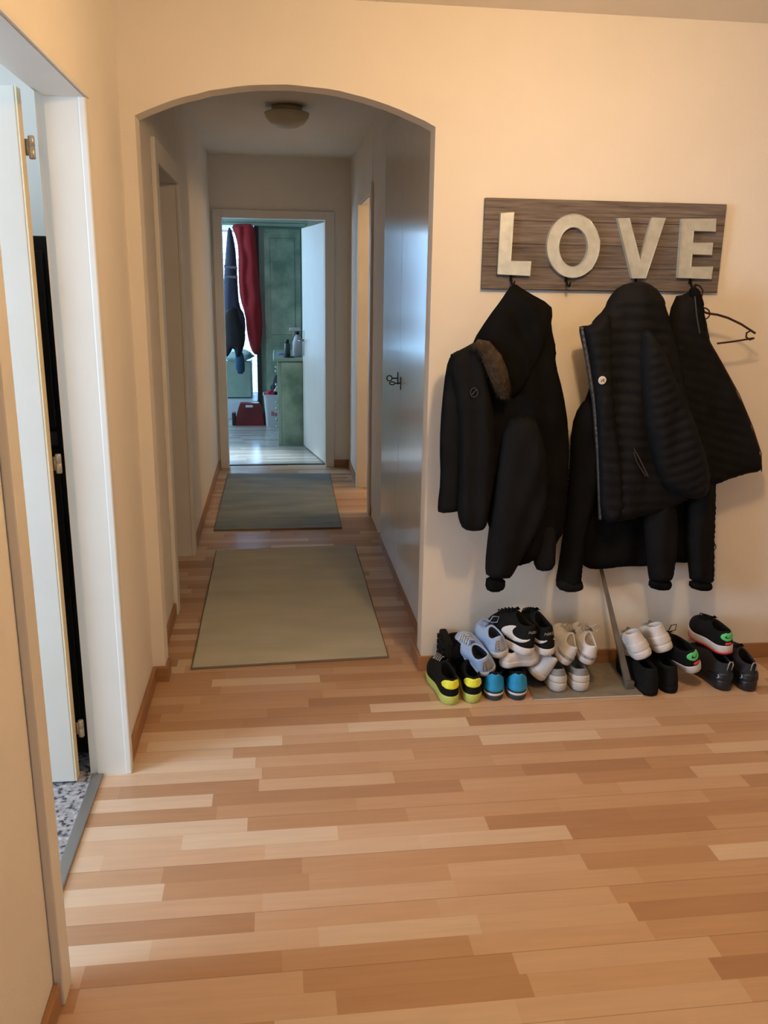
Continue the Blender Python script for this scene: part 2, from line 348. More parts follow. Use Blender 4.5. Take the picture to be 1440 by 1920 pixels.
st(box('trim_2', M['dark_metal'], E0, E1, FAR+.095, FAR+.12, 0, .006))
# baseboards
BH = .062
st(boxes('baseboard_left', M['base'], [(WX, WX+.014, -2.6, D0-.065, 0, BH), (WX, WX+.014, D1+.034, BY, 0, BH)], bev=.003))
st(boxes('baseboard_back', M['base'], [(.549, 3.2, BY-.013, BY, 0, BH), (.549, .561, BY-.006, 3.297, 0, BH), (WX+.012, -.431, BY-.013, BY, 0, BH), (-.443, -.431, BY-.006, BY+.075, 0, BH)], bev=.003))
st(boxes('baseboard_hallway', M['base'], [(WX+.003, WX+.016, BY+.077, H0-.088, 0, BH), (WX+.006, WX+.019, H1+.088, FAR, 0, BH), (RX-.012, RX+.002, 3.307, 4.90, 0, BH), (RX-.012, RX, 6.42, FAR, 0, BH), (E1+.072, RX-.012, FAR-.013, FAR, 0, BH)], bev=.003))

# built-in closet in the right hallway wall
cl = empty('built_in_closet', 'glossy white two-door built-in closet in the right wall of the hallway', 'closet', (RX, 4.07, 0))
def cbox(n, m, x0, x1, y0, y1, z0, z1, p=cl, bev=0): return box(n, m, x0-RX, x1-RX, y0-4.07, y1-4.07, z0, z1, p, bev)
boxes('frame', M['frame'], [(-.012, .05, 3.307-4.07, 3.40-4.07, BH, 2.30), (-.012, .05, 4.80-4.07, 4.83-4.07, BH, 2.30), (-.012, .05, 3.40-4.07, 4.80-4.07, 2.27, 2.30)], cl, bev=.002)
for i, (a, b) in enumerate(((3.403, 4.128), (4.131, 4.797))):
    d = cbox('door', M['closet'], .600, .620, a, b, .068, 2.267, cl, bev=.002)
    yk = (4.085, 4.19)[i]; zk = (1.045, 1.058)[i]
    bm = bmesh.new(); bx(bm, -.019, -.015, yk-.011-4.07, yk+.011-4.07, zk-.03, zk+.03, .001)
    pl = link('keyhole_plate', bm, M['dark_metal'], d)
    bm = bmesh.new(); tube(bm, [(-.018, yk-4.07, zk), (-.045, yk-4.07, zk)], .0032)
    sq = (.35, 1)[i]
    tube(bm, [(-.057+.013*math.cos(a2), yk-4.07+.002*math.sin(a2), zk+.013*math.sin(a2)*max(sq, .5)) for a2 in [2*pi*k/16 for k in range(16)]], .003, 6, True)
    link('key', bm, M['dark_metal'], d, True)

# ------------------------------------------------------------------ hallway things
def rug(name, label, m, c, tz=.010):
    bm = bmesh.new(); nx, ny = 24, 48; g = []
    c = [Vector(p) for p in c]
    for j in range(ny+1):
        row = []
        for i in range(nx+1):
            u, v = i/nx, j/ny
            p = (c[0]*(1-u)+c[1]*u)*(1-v)+(c[3]*(1-u)+c[2]*u)*v
            row.append(bm.verts.new((p.x, p.y, tz+.0015*noise.noise(Vector((p.x*4, p.y*4, 0))))))
        g.append(row)
    for j in range(ny):
        for i in range(nx): bm.faces.new((g[j][i], g[j][i+1], g[j+1][i+1], g[j+1][i]))
    r = link(name, bm, m, None, True); tag(r, label, 'rug')
    e = []
    bm = bmesh.new()
    q = [(*p, .005) for p in [(a.x, a.y) for a in c]]
    tube(bm, [q[0], q[1], q[2], q[3]], .0058, 8, True)
    link('binding', bm, M['rug_edge'], r)
    # pad under the pile closes the rug down to the floor
    bm = bmesh.new(); a = [bm.verts.new((p.x, p.y, .001)) for p in c]; b = [bm.verts.new((p.x, p.y, tz-.001)) for p in c]
    bm.faces.new(a[::-1]); bm.faces.new(b)
    for k in range(4): bm.faces.new((a[k], a[(k+1) % 4], b[(k+1) % 4], b[k]))
    link('backing', bm, m, r)
rug('hallway_rug', 'long pale beige-grey rug in the near half of the hallway, just through the arch', M['rug'], [(-.352, 3.203), (.444, 3.241), (.449, 4.81), (-.354, 4.768)])
rug('hallway_rug', 'darker blue-grey rug in the far half of the hallway, before the bedroom door', M['rug2'], [(-.395, 5.202), (.400, 5.204), (.425, 6.80), (-.392, 6.84)])
cl_ = empty('ceiling_lamp', 'round flush ceiling lamp with frosted glass bowl in the hallway, switched off', 'lamp', (.09, 5.15, C2))
bm = bmesh.new(); lathe(bm, [(.085, -.001), (.085, -.028), (.08, -.032), (0, -.032)], seg=32); link('canopy', bm, M['hinge'], cl_, True)
mg = noisy('frosted_glass', srgb(196, 186, 158), srgb(205, 196, 170), 4, .5)
bm = bmesh.new(); lathe(bm, [(.118, -.034), (.125, -.038), (.118, -.06), (.095, -.088), (.055, -.108), (0, -.114)], seg=36); link('glass_shade', bm, mg, cl_, True)

# dark cabinet in the carpeted room, seen through the hinge gap
cb = empty('dark_cabinet', 'tall black cabinet seen through the hinge gap of the left door', 'cabinet', (-1.215, 2.80, 0))
box('body', M['black_wood'], -.5, .585, -.2, .2, 0, 1.62, cb, bev=.004)
box('door', M['black_wood'], .045, .575, -.218, -.2, .06, 1.02, cb, bev=.004)
box('door', M['black_wood'], .045, .575, -.218, -.2, 1.08, 1.58, cb, bev=.004)
box('shelf', nt('grey_shelf', .5, srgb(70, 68, 62))[0], .045, .575, -.221, -.2, 1.03, 1.07, cb)
# ------------------------------------------------------------------ bedroom
bd = empty('bedroom_door', 'white bedroom door leaf standing open against the green chest of drawers', 'door', (E1-.002, FAR+.125, 0), (0, 0, math.radians(100.3)))
box('door_leaf', M['frame'], 0, .86, -.04, 0, .01, 1.985, bd, bev=.003)
bm = bmesh.new(); bx(bm, .79, .83, 0, .004, .86, 1.09, .001); link('handle_plate', bm, M['steel'], bd)
bm = bmesh.new(); tube(bm, [(.81, 0, 1.0), (.81, .05, 1.0), (.70, .055, 1.0)], .009); link('door_handle', bm, M['steel'], bd, True)
ch = empty('chest_of_drawers', 'sponged pale green chest of drawers beside the open bedroom door', 'chest of drawers', (.30, 8.65, 0))
box('side_panel', M['green'], -.245, .30, -.535, -.515, .0, .79, ch)
box('corner_post', M['green_edge'], -.282, -.245, -.54, -.50, 0, .79, ch, bev=.006)
box('body', M['green_edge'], -.262, .30, -.515, .42, .02, .785, ch)
box('top', M['green_edge'], -.318, .34, -.57, .46, .80, .832, ch, bev=.012)
for k in range(4):
    for j in range(2):
        d = box('drawer', M['green'], -.276, -.262, -.48+j*.45, -.05+j*.45, .06+k*.18, .22+k*.18, ch, bev=.004)
        bm = bmesh.new(); lathe(bm, [(.006, 0), (.016, .012), (.014, .024), (.004, .028)], seg=12)
        bmesh.ops.rotate(bm, verts=bm.verts, matrix=Matrix.Rotation(-pi/2, 3, 'Y')); bmesh.ops.translate(bm, verts=bm.verts, vec=(-.276, -.265+j*.45, .14+k*.18))
        link('knob', bm, M['steel'], d, True)
# spray bottle, can and tube on the chest
def vessel(name, label, cat, loc, prof, m, cap=None, mc=None):
    e = empty(name, label, cat, loc); bm = bmesh.new(); lathe(bm, prof, seg=20); link('body', bm, m, e, True)
    if cap: bm = bmesh.new(); lathe(bm, cap, seg=16); link('cap', bm, mc, e, True)
    return e
white = nt('white_pvc', .35, srgb(205, 208, 214))[0]; black = nt('black_pvc', .35, (.012, .012, .014))[0]
sb = vessel('spray_bottle', 'white spray bottle with dark collar on the green chest of drawers', 'bottle', (.215, 8.30, .832), [(.040, 0), (.046, .01), (.046, .13), (.030, .18), (.016, .20), (.016, .215)], white, [(.019, .205), (.019, .235)], nt('navy_pvc', .4, srgb(20, 28, 60))[0])
bm = bmesh.new(); bx(bm, -.075, .035, -.016, .016, .235, .268, .008); bx(bm, -.045, -.034, -.006, .006, .19, .24, .002); link('trigger_head', bm, white, sb)
vessel('spray_can', 'dark grey can with black cap on the green chest of drawers', 'can', (.118, 8.24, .832), [(.026, 0), (.029, .004), (.029, .118), (.024, .126)], nt('can_grey', .3, srgb(70, 84, 84), .5)[0], [(.018, .126), (.018, .158), (.012, .162)], black)
e = empty('soap_dish', 'small reddish dish under the grey can on the green chest of drawers', 'dish', (.13, 8.16, .832)); 
bm = bmesh.new(); lathe(bm, [(.03, 0), (.05, .004), (.052, .009), (.046, .009), (.03, .004)], seg=20); link('bowl', bm, nt('dark_red', .5, srgb(70, 40, 40))[0], e, True)
o = box('cream_tube', nt('blue_white', .4, srgb(150, 160, 220))[0], 0, .09, 0, .03, 0, .025, None, .008); o.location = (.03, 8.46, .832); tag(o, 'small blue and white tube lying on the green chest of drawers', 'tube')
# white bin with dark things in it
bn = empty('storage_tub', 'white tub with red lettering on the bedroom floor, between suitcase and green chest', 'tub', (.02, 9.36, 0))
bm = bmesh.new()
def ring(bm, hx, hy, z, r=.03, n=6):
    out = []
    for sx, sy, a0 in ((1, 1, 0), (-1, 1, pi/2), (-1, -1, pi), (1, -1, 1.5*pi)):
        for k in range(n): a = a0+pi/2*k/(n-1); out.append(bm.verts.new((sx*(hx-r)+r*math.cos(a), sy*(hy-r)+r*math.sin(a), z)))
    return out
rs = [ring(bm, .125, .10, 0), ring(bm, .150, .125, .34), ring(bm, .158, .133, .34), ring(bm, .158, .133, .347), ring(bm, .146, .121, .347), ring(bm, .122, .097, .02)]
for A, B in zip(rs, rs[1:]):
    for k in range(len(A)): bm.faces.new((A[k], A[(k+1) % len(A)], B[(k+1) % len(A)], B[k]))
bm.faces.new(rs[0][::-1]); bm.faces.new(rs[-1]); link('body', bm, M['bin'], bn, False)
def text_mesh(s, size, ext=.0, bold=False):
    c = bpy.data.curves.new('t', 'FONT'); c.body = s; c.size = size; c.extrude = ext; c.resolution_u = 3
    o = bpy.data.objects.new('t', c); COL.objects.link(o); bpy.context.view_layer.update()
    me = bpy.data.meshes.new_from_object(o.evaluated_get(bpy.context.evaluated_depsgraph_get())); bpy.data.objects.remove(o); return me
me = text_mesh('Bar', .070, .0015); me.name = 'lettering'; me.materials.append(nt('red_print', .5, srgb(200, 90, 100))[0])
o = bpy.data.objects.new('lettering', me); COL.objects.link(o); o.parent = bn; o.rotation_euler = (pi/2+.07, 0, 0); o.location = (-.075, -.114, .12)
# things in the tub
def lump(name, label, cat, m, loc, sx, sy, sz, seed, amp=.35):
    bm = bmesh.new(); bmesh.ops.create_icosphere(bm, subdivisions=4, radius=1)
    for v in bm.verts:
        d = 1+amp*noise.noise(v.co*1.7+Vector((seed, 0, 0)))+amp*.4*noise.noise(v.co*5+Vector((0, seed, 0)))
        v.co = Vector((v.co.x*sx*d, v.co.y*sy*d, v.co.z*sz*d))
    o = link(name, bm, m, None, True); o.location = loc; tag(o, label, cat); return o
lump('crumpled_cloth', 'pink-red crumpled cloth at the rim of the white tub', 'cloth', nt('pink_cloth', .8, srgb(190, 50, 80))[0], (-.06, 9.33, .345), .06, .07, .035, 3)
lump('dark_bag', 'black crumpled bag sticking out of the white tub', 'bag', nt('bag_black', .6, (.012, .012, .014))[0], (.05, 9.40, .40), .095, .08, .13, 8)
o = empty('hand_brush', 'white-handled brush leaning out of the white tub', 'brush', (-.02, 9.34, .36), (0, math.radians(32), 0))
bm = bmesh.new(); tube(bm, [(0, 0, 0), (0, 0, .16)], .010); link('handle', bm, white, o)
bm = bmesh.new(); bx(bm, -.016, .016, -.01, .01, .16, .25, .004); link('bristles', bm, nt('bristle', .9, srgb(90, 96, 130))[0], o)
# suitcase
sc = empty('small_suitcase', 'small dark red hard case with white handle standing on the bedroom floor', 'suitcase', (-.285, 9.38, 0))
bm = bmesh.new()
prof = [(-.155, .0), (.155, .0), (.15, .10), (.125, .20), (.105, .245), (-.095, .245), (-.115, .2), (-.145, .1)]
extrude_poly(bm, prof, -.06, .06); bmesh.ops.bevel(bm, geom=[e for e in bm.edges if e.is_boundary is False and abs(e.verts[0].co.y-e.verts[1].co.y) < 1e-6 and len(e.link_faces) == 2 and e.calc_face_angle(0) > .5], offset=.012, segments=3, affect='EDGES')
link('shell', bm, noisy('dark_red_plastic', srgb(96, 22, 24), srgb(120, 30, 34), 8, .4), sc)
bm = bmesh.new(); bx(bm, -.04, .04, -.07, -.058, .20, .226, .006); link('handle', bm, white, sc)
bm = bmesh.new(); bx(bm, .15, .172, -.05, .05, 0, .16, .008); link('side_pocket', bm, black, sc)
bm = bmesh.new(); bx(bm, -.19, -.15, -.05, .05, 0, .14, .008); link('side_pocket', bm, black, sc)
# wardrobe: panel, post, cornice bridging over the window bay
wd = empty('wardrobe', 'tall sponged green wardrobe with cornice at the end of the bedroom', 'wardrobe', (.10, 9.95, 0))
box('side_board', M['green_edge'], .205, .235, -.16, .4, 0, 2.10, wd)
box('body', M['green_edge'], -.255, .205, -.12, .4, 0, 2.10, wd)
box('door', M['green'], -.20, .20, -.15, -.12, .05, 2.08, wd, bev=.004)
box('door_panel', M['green'], -.135, .135, -.158, -.148, .95, 1.98, wd, bev=.008)
box('post', nt('dark_brown_wood', .5, srgb(40, 26, 20))[0], -.30, -.255, -.17, .4, 0, 2.10, wd)
boxes('cornice', M['green_edge'], [(-.95, .26, -.20, .42, 2.10, 2.135), (-.97, .28, -.22, .42, 2.135, 2.165)], wd, bev=.008)
bb = box('blanket_box', M['green_edge'], -.36, .33, -.25, .25, 0, .42, None, .012); bb.location = (-.60, 10.25, .22); tag(bb, 'low pale green box under the bedroom window', 'box')
lb = box('bed_platform', nt('white_platform', .4, srgb(200, 212, 220))[0], -.4, .4, -.3, .4, 0, .21, None, .01); lb.location = (-.60, 10.1, 0); tag(lb, 'white low platform below the bedroom window', 'platform')
pw = lump('pillow', 'pale turquoise pillow on the green box under the bedroom window', 'pillow', nt('turquoise_cloth', .8, srgb(180, 215, 212))[0], (-.42, 10.05, .70), .17, .12, .07, 5, .2)
# window with blind
w1 = st(boxes('window_1', M['frame'], [(-1.55, -1.50, 10.60, 10.66, .16, 2.16), (-.21, -.16, 10.60, 10.66, .16, 2.16), (-1.50, -.21, 10.60, 10.66, .16, .21), (-1.50, -.21, 10.60, 10.66, 2.11, 2.16), (-.88, -.84, 10.61, 10.65, .21, 2.11)]))
mb, t, b = nt('blind_fabric', .8, (.9, .95, .95)); b.inputs['Transmission Weight'].default_value = 0
tr = N(t, 'ShaderNodeBsdfTranslucent'); tr.inputs[0].default_value = (.8, .92, .95, 1); mxs = N(t, 'ShaderNodeMixShader'); mxs.inputs[0].default_value = .7
t.links.new(b.outputs[0], mxs.inputs[1]); t.links.new(tr.outputs[0], mxs.inputs[2]); t.links.new(mxs.outputs[0], t.nodes['Material Output'].inputs[0])
bl = boxes('slat_blind', mb, [(-1.50, -.21, 10.585-.004, 10.585, .22+k*.062, .22+k*.062+.055) for k in range(30)]); tag(bl, 'pale slatted blind covering the bedroom window', 'blind')

# ------------------------------------------------------------------ cloth builder
def dense(poly, step, closed=True):
    out = []; n = len(poly)
    for i in range(n if closed else n-1):
        a = Vector(poly[i]); b = Vector(poly[(i+1) % n]); k = max(1, int((b-a).length/step))
        for j in range(k): out.append(a+(b-a)*j/k)
    return out
def smooth_poly(poly, it=2):
    """Chaikin corner cutting"""
    p = [Vector(q) for q in poly]
    for _ in range(it):
        q = []
        for i in range(len(p)):
            a, b = p[i], p[(i+1) % len(p)]; q += [a*.75+b*.25, a*.25+b*.75]
        p = q
    return p
def seg_d(p, a, b):
    ab = b-a; t = max(0, min(1, (p-a).dot(ab)/max(ab.length_squared, 1e-12))); return (p-(a+ab*t)).length
def fill(poly, step):
    b = dense(poly, step); n = len(b)
    xs = [p.x for p in b]; zs = [p.y for p in b]
    def inside(p):
        c = False; j = n-1
        for i in range(n):
            u, v = b[i], b[j]
            if (u.y > p.y) != (v.y > p.y) and p.x < (v.x-u.x)*(p.y-u.y)/(v.y-u.y)+u.x: c = not c
            j = i
        return c
    pts = list(b); D = [0.0]*n
    r = 0; z = min(zs)
    while z < max(zs):
        x = min(xs)+(step/2 if r % 2 else 0)
        while x < max(xs):
            p = Vector((x, z))
            if inside(p):
                d = min(seg_d(p, b[i], b[(i+1) % n]) for i in range(0, n))
                if d > step*.45: pts.append(p); D.append(d)
            x += step
        z += step*.87; r += 1
    v, e, f, ov, oe, of = delaunay_2d_cdt(pts, [(i, (i+1) % n) for i in range(n)], [], 1, 1e-7)
    dd = [D[o[0]] if o and o[0] < len(D) else 0 for o in ov]
    return v, f, dd
def garment(name, px, Y, m, parent, th=.05, edge=.05, folds=None, step=.012, back=.35, sm=1, raw=None):
    """a hanging piece of cloth with real thickness; px is its outline surveyed at depth Y"""
    poly = raw if raw else [Vector((q.x, q.z)) for q in (at(x, y, Y) for x, y in px)]
    poly = smooth_poly(poly, sm) if sm else [Vector(p) for p in poly]
    v, f, d = fill(poly, step)
    bm = bmesh.new(); Fv = []; Bv = []
    for p, q in zip(v, d):
        h = math.sqrt(max(0, 1-(1-min(q/edge, 1))**2))
        fo = folds(p.x, p.y)*min(q/edge*1.6, 1) if folds else 0
        Fv.append(bm.verts.new((p.x, Y-th*h-fo, p.y)))
        Bv.append(Fv[-1] if q <= 1e-9 else bm.verts.new((p.x, Y+th*back*h, p.y)))
    for t3 in f:
        try:
            bm.faces.new([Fv[i] for i in t3]); bm.faces.new([Bv[i] for i in t3][::-1])
        except ValueError: pass
    o = link(name, bm, m, None, True)
    if parent: o.parent = parent; o.matrix_parent_inverse = Matrix.Translation(-Vector(parent.location))
    return o
def drape(amp, freq, slant=0, seed=0):
    def f(x, z):
        w = x+slant*z+.025*noise.noise(Vector((x*5, z*4, seed)))
        return amp*(math.sin(w*freq)+.6*math.sin(w*freq*1.9+1.3+seed))+amp*1.2*noise.noise(Vector((x*9, z*3.5, seed+5)))
    return f
def quilt(amp, pitch, slant=0, damp=.006, seed=0):
    dr = drape(damp, 30, 0, seed)
    def f(x, z):
        w = (z+slant*x+.012*noise.noise(Vector((x*5, z*5, seed))))/pitch
        return amp*abs(math.sin(pi*w))**.6+dr(x, z)
    return f

# ------------------------------------------------------------------ coat rack
bo = at(910, 371, 3.10); b1 = at(1344, 550, 3.10)
RXL, RXR, RZ0, RZ1 = .742, 1.640, 1.492, 1.803
rack = empty('coat_rack', 'weathered grey board coat rack with large silver letters on the wall', 'coat rack', (RXL, BY-.002, RZ0))
box('board', M['board'], 0, RXR-RXL, -.018, 0, 0, RZ1-RZ0, rack, bev=.002)
def letter(name, poly, hole=None):
    Y = 3.080
    def cv(L): return [((q.x-RXL), (q.z-RZ0)) for q in (at(x, y, Y) for x, y in L)]
    bm = bmesh.new(); extrude_poly(bm, cv(poly), -.036, -.0185, [cv(hole)] if hole else [])
    bmesh.ops.remove_doubles(bm, verts=bm.verts, dist=1e-6)
    es = [e for e in bm.edges if len(e.link_faces) == 2 and e.calc_face_angle(0) > 1 and all(abs(v.co.y+.036) < 1e-5 for v in e.verts)]
    bmesh.ops.bevel(bm, geom=es, offset=.0025, segments=2, affect='EDGES')
    return link(name, bm, M['letter'], rack)
letter('letter_l', [(939, 399), (963, 399), (958, 489), (995, 491), (993, 516), (934, 513)])
el = lambda cx, cy, rx, ry, n, sh=0: [(cx+rx*math.cos(2*pi*k/n)-sh*ry*math.sin(2*pi*k/n), cy+ry*math.sin(2*pi*k/n)) for k in range(n)]
letter('letter_o', el(1075, 461, 49.5, 60, 40, .02), el(1075, 463, 27, 37, 32, .02))
letter('letter_v', [(1158, 409), (1180, 410), (1200, 487), (1223, 409), (1247, 410), (1211, 522), (1185, 522)])
letter('letter_e', [(1279, 410), (1342, 411), (1341, 433), (1301, 433), (1299, 455), (1336, 456), (1334, 477), (1298, 477), (1296, 500), (1336, 501), (1333, 522), (1271, 521)])
for hx_ in (960, 1064, 1195, 1298):
    p = at(hx_, 523, 3.08); x = p.x-RXL
    bm = bmesh.new(); tube(bm, [(x, -.019, .055), (x, -.03, .03), (x, -.045, .015), (x, -.062, .014), (x, -.07, .03)], .004, 8)
    bx(bm, x-.005, x+.005, -.022, -.017, .03, .07, .001); link('hook', bm, M['dark_metal'], rack, True)

# parka on the first hook
Yc = 3.0
pk = empty('parka', 'long black parka with brown fur hood trim hanging on the left hook', 'coat', (.85, Yc, 1.5))
body = garment('body', [(962, 529), (985, 545), (1034, 572), (1036, 590), (1033, 610), (1043, 655), (1041, 680), (1056, 735), (1066, 800), (1067, 870), (1062, 950), (1056, 1000), (1044, 1012), (1040, 1045), (1000, 1050), (985, 1058), (960, 1063), (935, 1040), (915, 985), (900, 930), (880, 850), (866, 760), (872, 690), (886, 640), (915, 595), (940, 562)], Yc, M['black_cloth'], pk, .055, .07, drape(.008, 34, .05, 1))
garment('sleeve', [(838, 668), (865, 655), (892, 640), (910, 670), (922, 740), (930, 830), (928, 900), (916, 960), (912, 990), (893, 997), (868, 993), (860, 975), (857, 955), (862, 860), (858, 760)], Yc-.045, M['black_nylon'], pk, .045, .04, drape(.005, 55, .1, 2))
garment('front_panel', [(862, 655), (880, 662), (878, 760), (868, 850), (862, 955), (858, 960), (822, 963), (820, 950), (826, 900), (824, 830), (828, 760), (836, 690), (845, 665)], Yc-.01, M['black_nylon'], pk, .03, .03, drape(.004, 50, 0, 3))
garment('sleeve', [(945, 790), (985, 775), (1010, 790), (1030, 880), (1022, 960), (1000, 1010), (975, 1050), (960, 1080), (948, 1086), (912, 1082), (909, 1060), (915, 1000), (928, 900)], Yc-.06, M['black_nylon'], pk, .05, .05, drape(.005, 40, -.25, 4))
garment('cuff', [(912, 1078), (948, 1084), (947, 1104), (925, 1112), (909, 1104)], Yc-.062, M['black_cloth'], pk, .028, .02, lambda x, z: .002*math.sin(x*500), .008)
garment('sleeve', [(1005, 985), (1044, 975), (1042, 1040), (1041, 1064), (1022, 1073), (1001, 1066), (1000, 1030)], Yc-.03, M['black_nylon'], pk, .03, .03, drape(.003, 50, 0, 5))
garment('hood', [(958, 534), (975, 545), (1010, 562), (1034, 574), (1034, 600), (1025, 640), (1000, 700), (970, 745), (945, 740), (915, 690), (890, 655), (900, 620), (925, 585)], Yc-.045, M['black_cloth'], pk, .04, .05, drape(.007, 40, .5, 6))
def fur():
    bm = bmesh.new(); pts = [at(x, y, Yc-.10) for x, y in ((893, 643), (908, 650), (924, 675), (934, 700), (941, 722), (945, 742))]
    rr = [.014, .026, .034, .034, .028, .012]
    tube(bm, pts, rr, 16)
    rnd = random.Random(4)
    for i in range(2600):
        k = rnd.random()*(len(pts)-1.001); j = int(k); p = pts[j].lerp(pts[j+1], k-j); r = rr[j]+(rr[j+1]-rr[j])*(k-j)
        a = rnd.random()*2*pi; n = Vector((math.cos(a), -abs(math.sin(a)), .25*math.sin(3*a))); q = p+n*r*.85
        tip = q+n*.010+Vector((rnd.uniform(-.008, .008), rnd.uniform(-.006, .004), rnd.uniform(-.02, -.004)))
        s = n.cross(Vector((0, 0, 1))).normalized()*.0009
        bm.faces.new([bm.verts.new(q-s), bm.verts.new(q+s), bm.verts.new(tip)])
    return bm
o = link('fur_trim', fur(), M['fur'], None, False); o.parent = pk; o.matrix_parent_inverse = Matrix.Translation(-Vector(pk.location)); o['label'] = 'brown fur hood trim'
def small(name, bm, m, parent):
    o = link(name, bm, m, None, False); o.parent = parent; o.matrix_parent_inverse = Matrix.Translation(-Vector(parent.location)); return o
bm = bmesh.new(); p = at(889, 736, Yc-.098); 
tube(bm, [p+Vector((.013*math.cos(a), 0, .016*math.sin(a))) for a in [2*pi*k/20 for k in range(20)]], .0016, 6, True); tube(bm, [p+Vector((-.008, 0, -.008)), p+Vector((.008, 0, .01))], .002)
small('arm_badge', bm, nt('faded_badge', .7, (.03, .032, .036))[0], pk)

# long dark coat behind on the third hook
lc = empty('long_coat', 'plain black long-sleeved coat hanging behind the quilted jackets on the right', 'coat', (1.3, 3.055, 1.5))
garment('body', [(1195, 560), (1240, 640), (1290, 760), (1330, 880), (1340, 930), (1335, 1030), (1325, 1050), (1290, 1056), (1262, 1054), (1215, 1062), (1170, 1062), (1125, 1068), (1100, 1066), (1085, 1050), (1080, 900), (1072, 800), (1095, 760), (1125, 660)], 3.062, M['black_cloth'], lc, .04, .06, drape(.007, 30, 0, 11))
garment('sleeve', [(1110, 740), (1085, 760), (1071, 800), (1068, 880), (1058, 980), (1047, 1060), (1042, 1085), (1043, 1103), (1066, 1108), (1089, 1104), (1091, 1070), (1100, 990), (1128, 900), (1135, 800)], 3.03, M['black_cloth'], lc, .045, .045, drape(.005, 42, -.1, 12))
garment('cuff', [(1041, 1080), (1092, 1086), (1091, 1104), (1066, 1109), (1044, 1105)], 3.025, M['black_nylon'], lc, .045, .02, None, .008)
# jacket with two cuffed sleeves at the bottom right
js = empty('bomber_jacket', 'black jacket with ribbed cuffs on the right, mostly hidden under the quilted jackets', 'jacket', (1.55, 3.04, 1.5))
garment('body', [(1298, 540), (1310, 560), (1330, 620), (1345, 760), (1342, 930), (1340, 1000), (1300, 1010), (1240, 1000), (1210, 980), (1210, 800), (1250, 620)], 3.05, M['black_cloth'], js, .03, .05, drape(.006, 30, 0, 15))
garment('sleeve', [(1290, 870), (1338, 900), (1342, 930), (1339, 1000), (1338, 1080), (1335, 1094), (1293, 1092), (1290, 1060), (1283, 1000)], 3.005, M['black_nylon'], js, .04, .04, drape(.005, 48, 0, 16))
garment('cuff', [(1292, 1086), (1335, 1090), (1332, 1106), (1312, 1108), (1291, 1101)], 3.003, M['black_cloth'], js, .033, .02, lambda x, z: .002*math.sin(x*500), .008)
garment('sleeve', [(1205, 930), (1265, 930), (1272, 1000), (1262, 1075), (1258, 1090), (1218, 1092), (1214, 1070), (1208, 1000)], 2.995, M['black_nylon'], js, .045, .045, drape(.005, 44, 0, 17))
garment('cuff', [(1217, 1084), (1259, 1086), (1256, 1104), (1236, 1107), (1215, 1101)], 2.993, M['black_cloth'], js, .034, .02, lambda x, z: .002*math.sin(x*500), .008)
bm = bmesh.new(); p0 = at(1341, 1020, 2.96); tube(bm, [p0, p0+Vector((.004, -.002, -.014)), p0+Vector((.002, 0, -.02))], .0022); small('zip_pull', bm, M['zip'], js)
# quilted jacket with round badge
qj = empty('quilted_jacket', 'dark quilted jacket with open zip and small round white badge, in front', 'jacket', (1.3, 2.97, 1.5))
garment('body', [(1195, 527), (1215, 530), (1240, 548), (1252, 590), (1275, 680), (1290, 760), (1305, 840), (1310, 905), (1292, 935), (1240, 960), (1200, 968), (1165, 978), (1128, 980), (1125, 930), (1122, 850), (1112, 760), (1104, 700), (1086, 625), (1086, 611), (1108, 610), (1112, 600), (1133, 580), (1140, 560), (1160, 536)], 2.985, M['navy_puffer'], qj, .055, .07, quilt(.009, .042, .03, .006, 21), .011)
garment('sleeve', [(1200, 600), (1235, 640), (1270, 720), (1305, 800), (1330, 880), (1325, 925), (1300, 938), (1262, 925), (1235, 900), (1212, 820), (1195, 700)], 2.925, M['navy_puffer'], qj, .055, .055, quilt(.010, .040, -.45, .004, 22), .011)
garment('zip_placket', [(1086, 612), (1094, 611), (1104, 660), (1118, 745), (1124, 850), (1128, 975), (1122, 975), (1117, 850), (1110, 755), (1096, 670)], 2.962, M['zip'], qj, .012, .006, None, .007, sm=0)
garment('placket_flap', [(1134, 586), (1150, 600), (1150, 760), (1165, 870), (1168, 975), (1126, 978), (1124, 860), (1116, 745), (1104, 655), (1094, 612), (1108, 610)], 2.945, M['navy_puffer'], qj, .028, .03, quilt(.007, .042, 0, .003, 23), .011)
bm = bmesh.new(); p = at(1129, 713, 2.905); lathe(bm, [(.013, 0), (.015, .002), (.013, .004), (0, .004)], seg=20); bmesh.ops.rotate(bm, verts=bm.verts, matrix=Matrix.Rotation(pi/2, 3, 'X')); bmesh.ops.translate(bm, verts=bm.verts, vec=p)
bg_ = small('badge', bm, M['badge'], qj); bg_['label'] = 'round white badge'
bm = bmesh.new(); q = p+Vector((0, -.0048, 0)); tube(bm, [q+Vector((x, 0, z)) for x, z in ((-.005, -.006), (-.003, .004), (0, -.001), (.003, .005), (.005, -.006))], .0012, 6)
o = link('badge_mark', bm, M['badge_dark'], bg_); 
bm = bmesh.new(); tube(bm, [at(x, y, 2.905) for x, y in ((1189, 842), (1200, 862), (1215, 893))], .0022); tube(bm, [at(x, y, 2.905) for x, y in ((1188, 848), (1195, 868), (1211, 893))], .0018); small('pocket_zip', bm, M['zip'], qj)
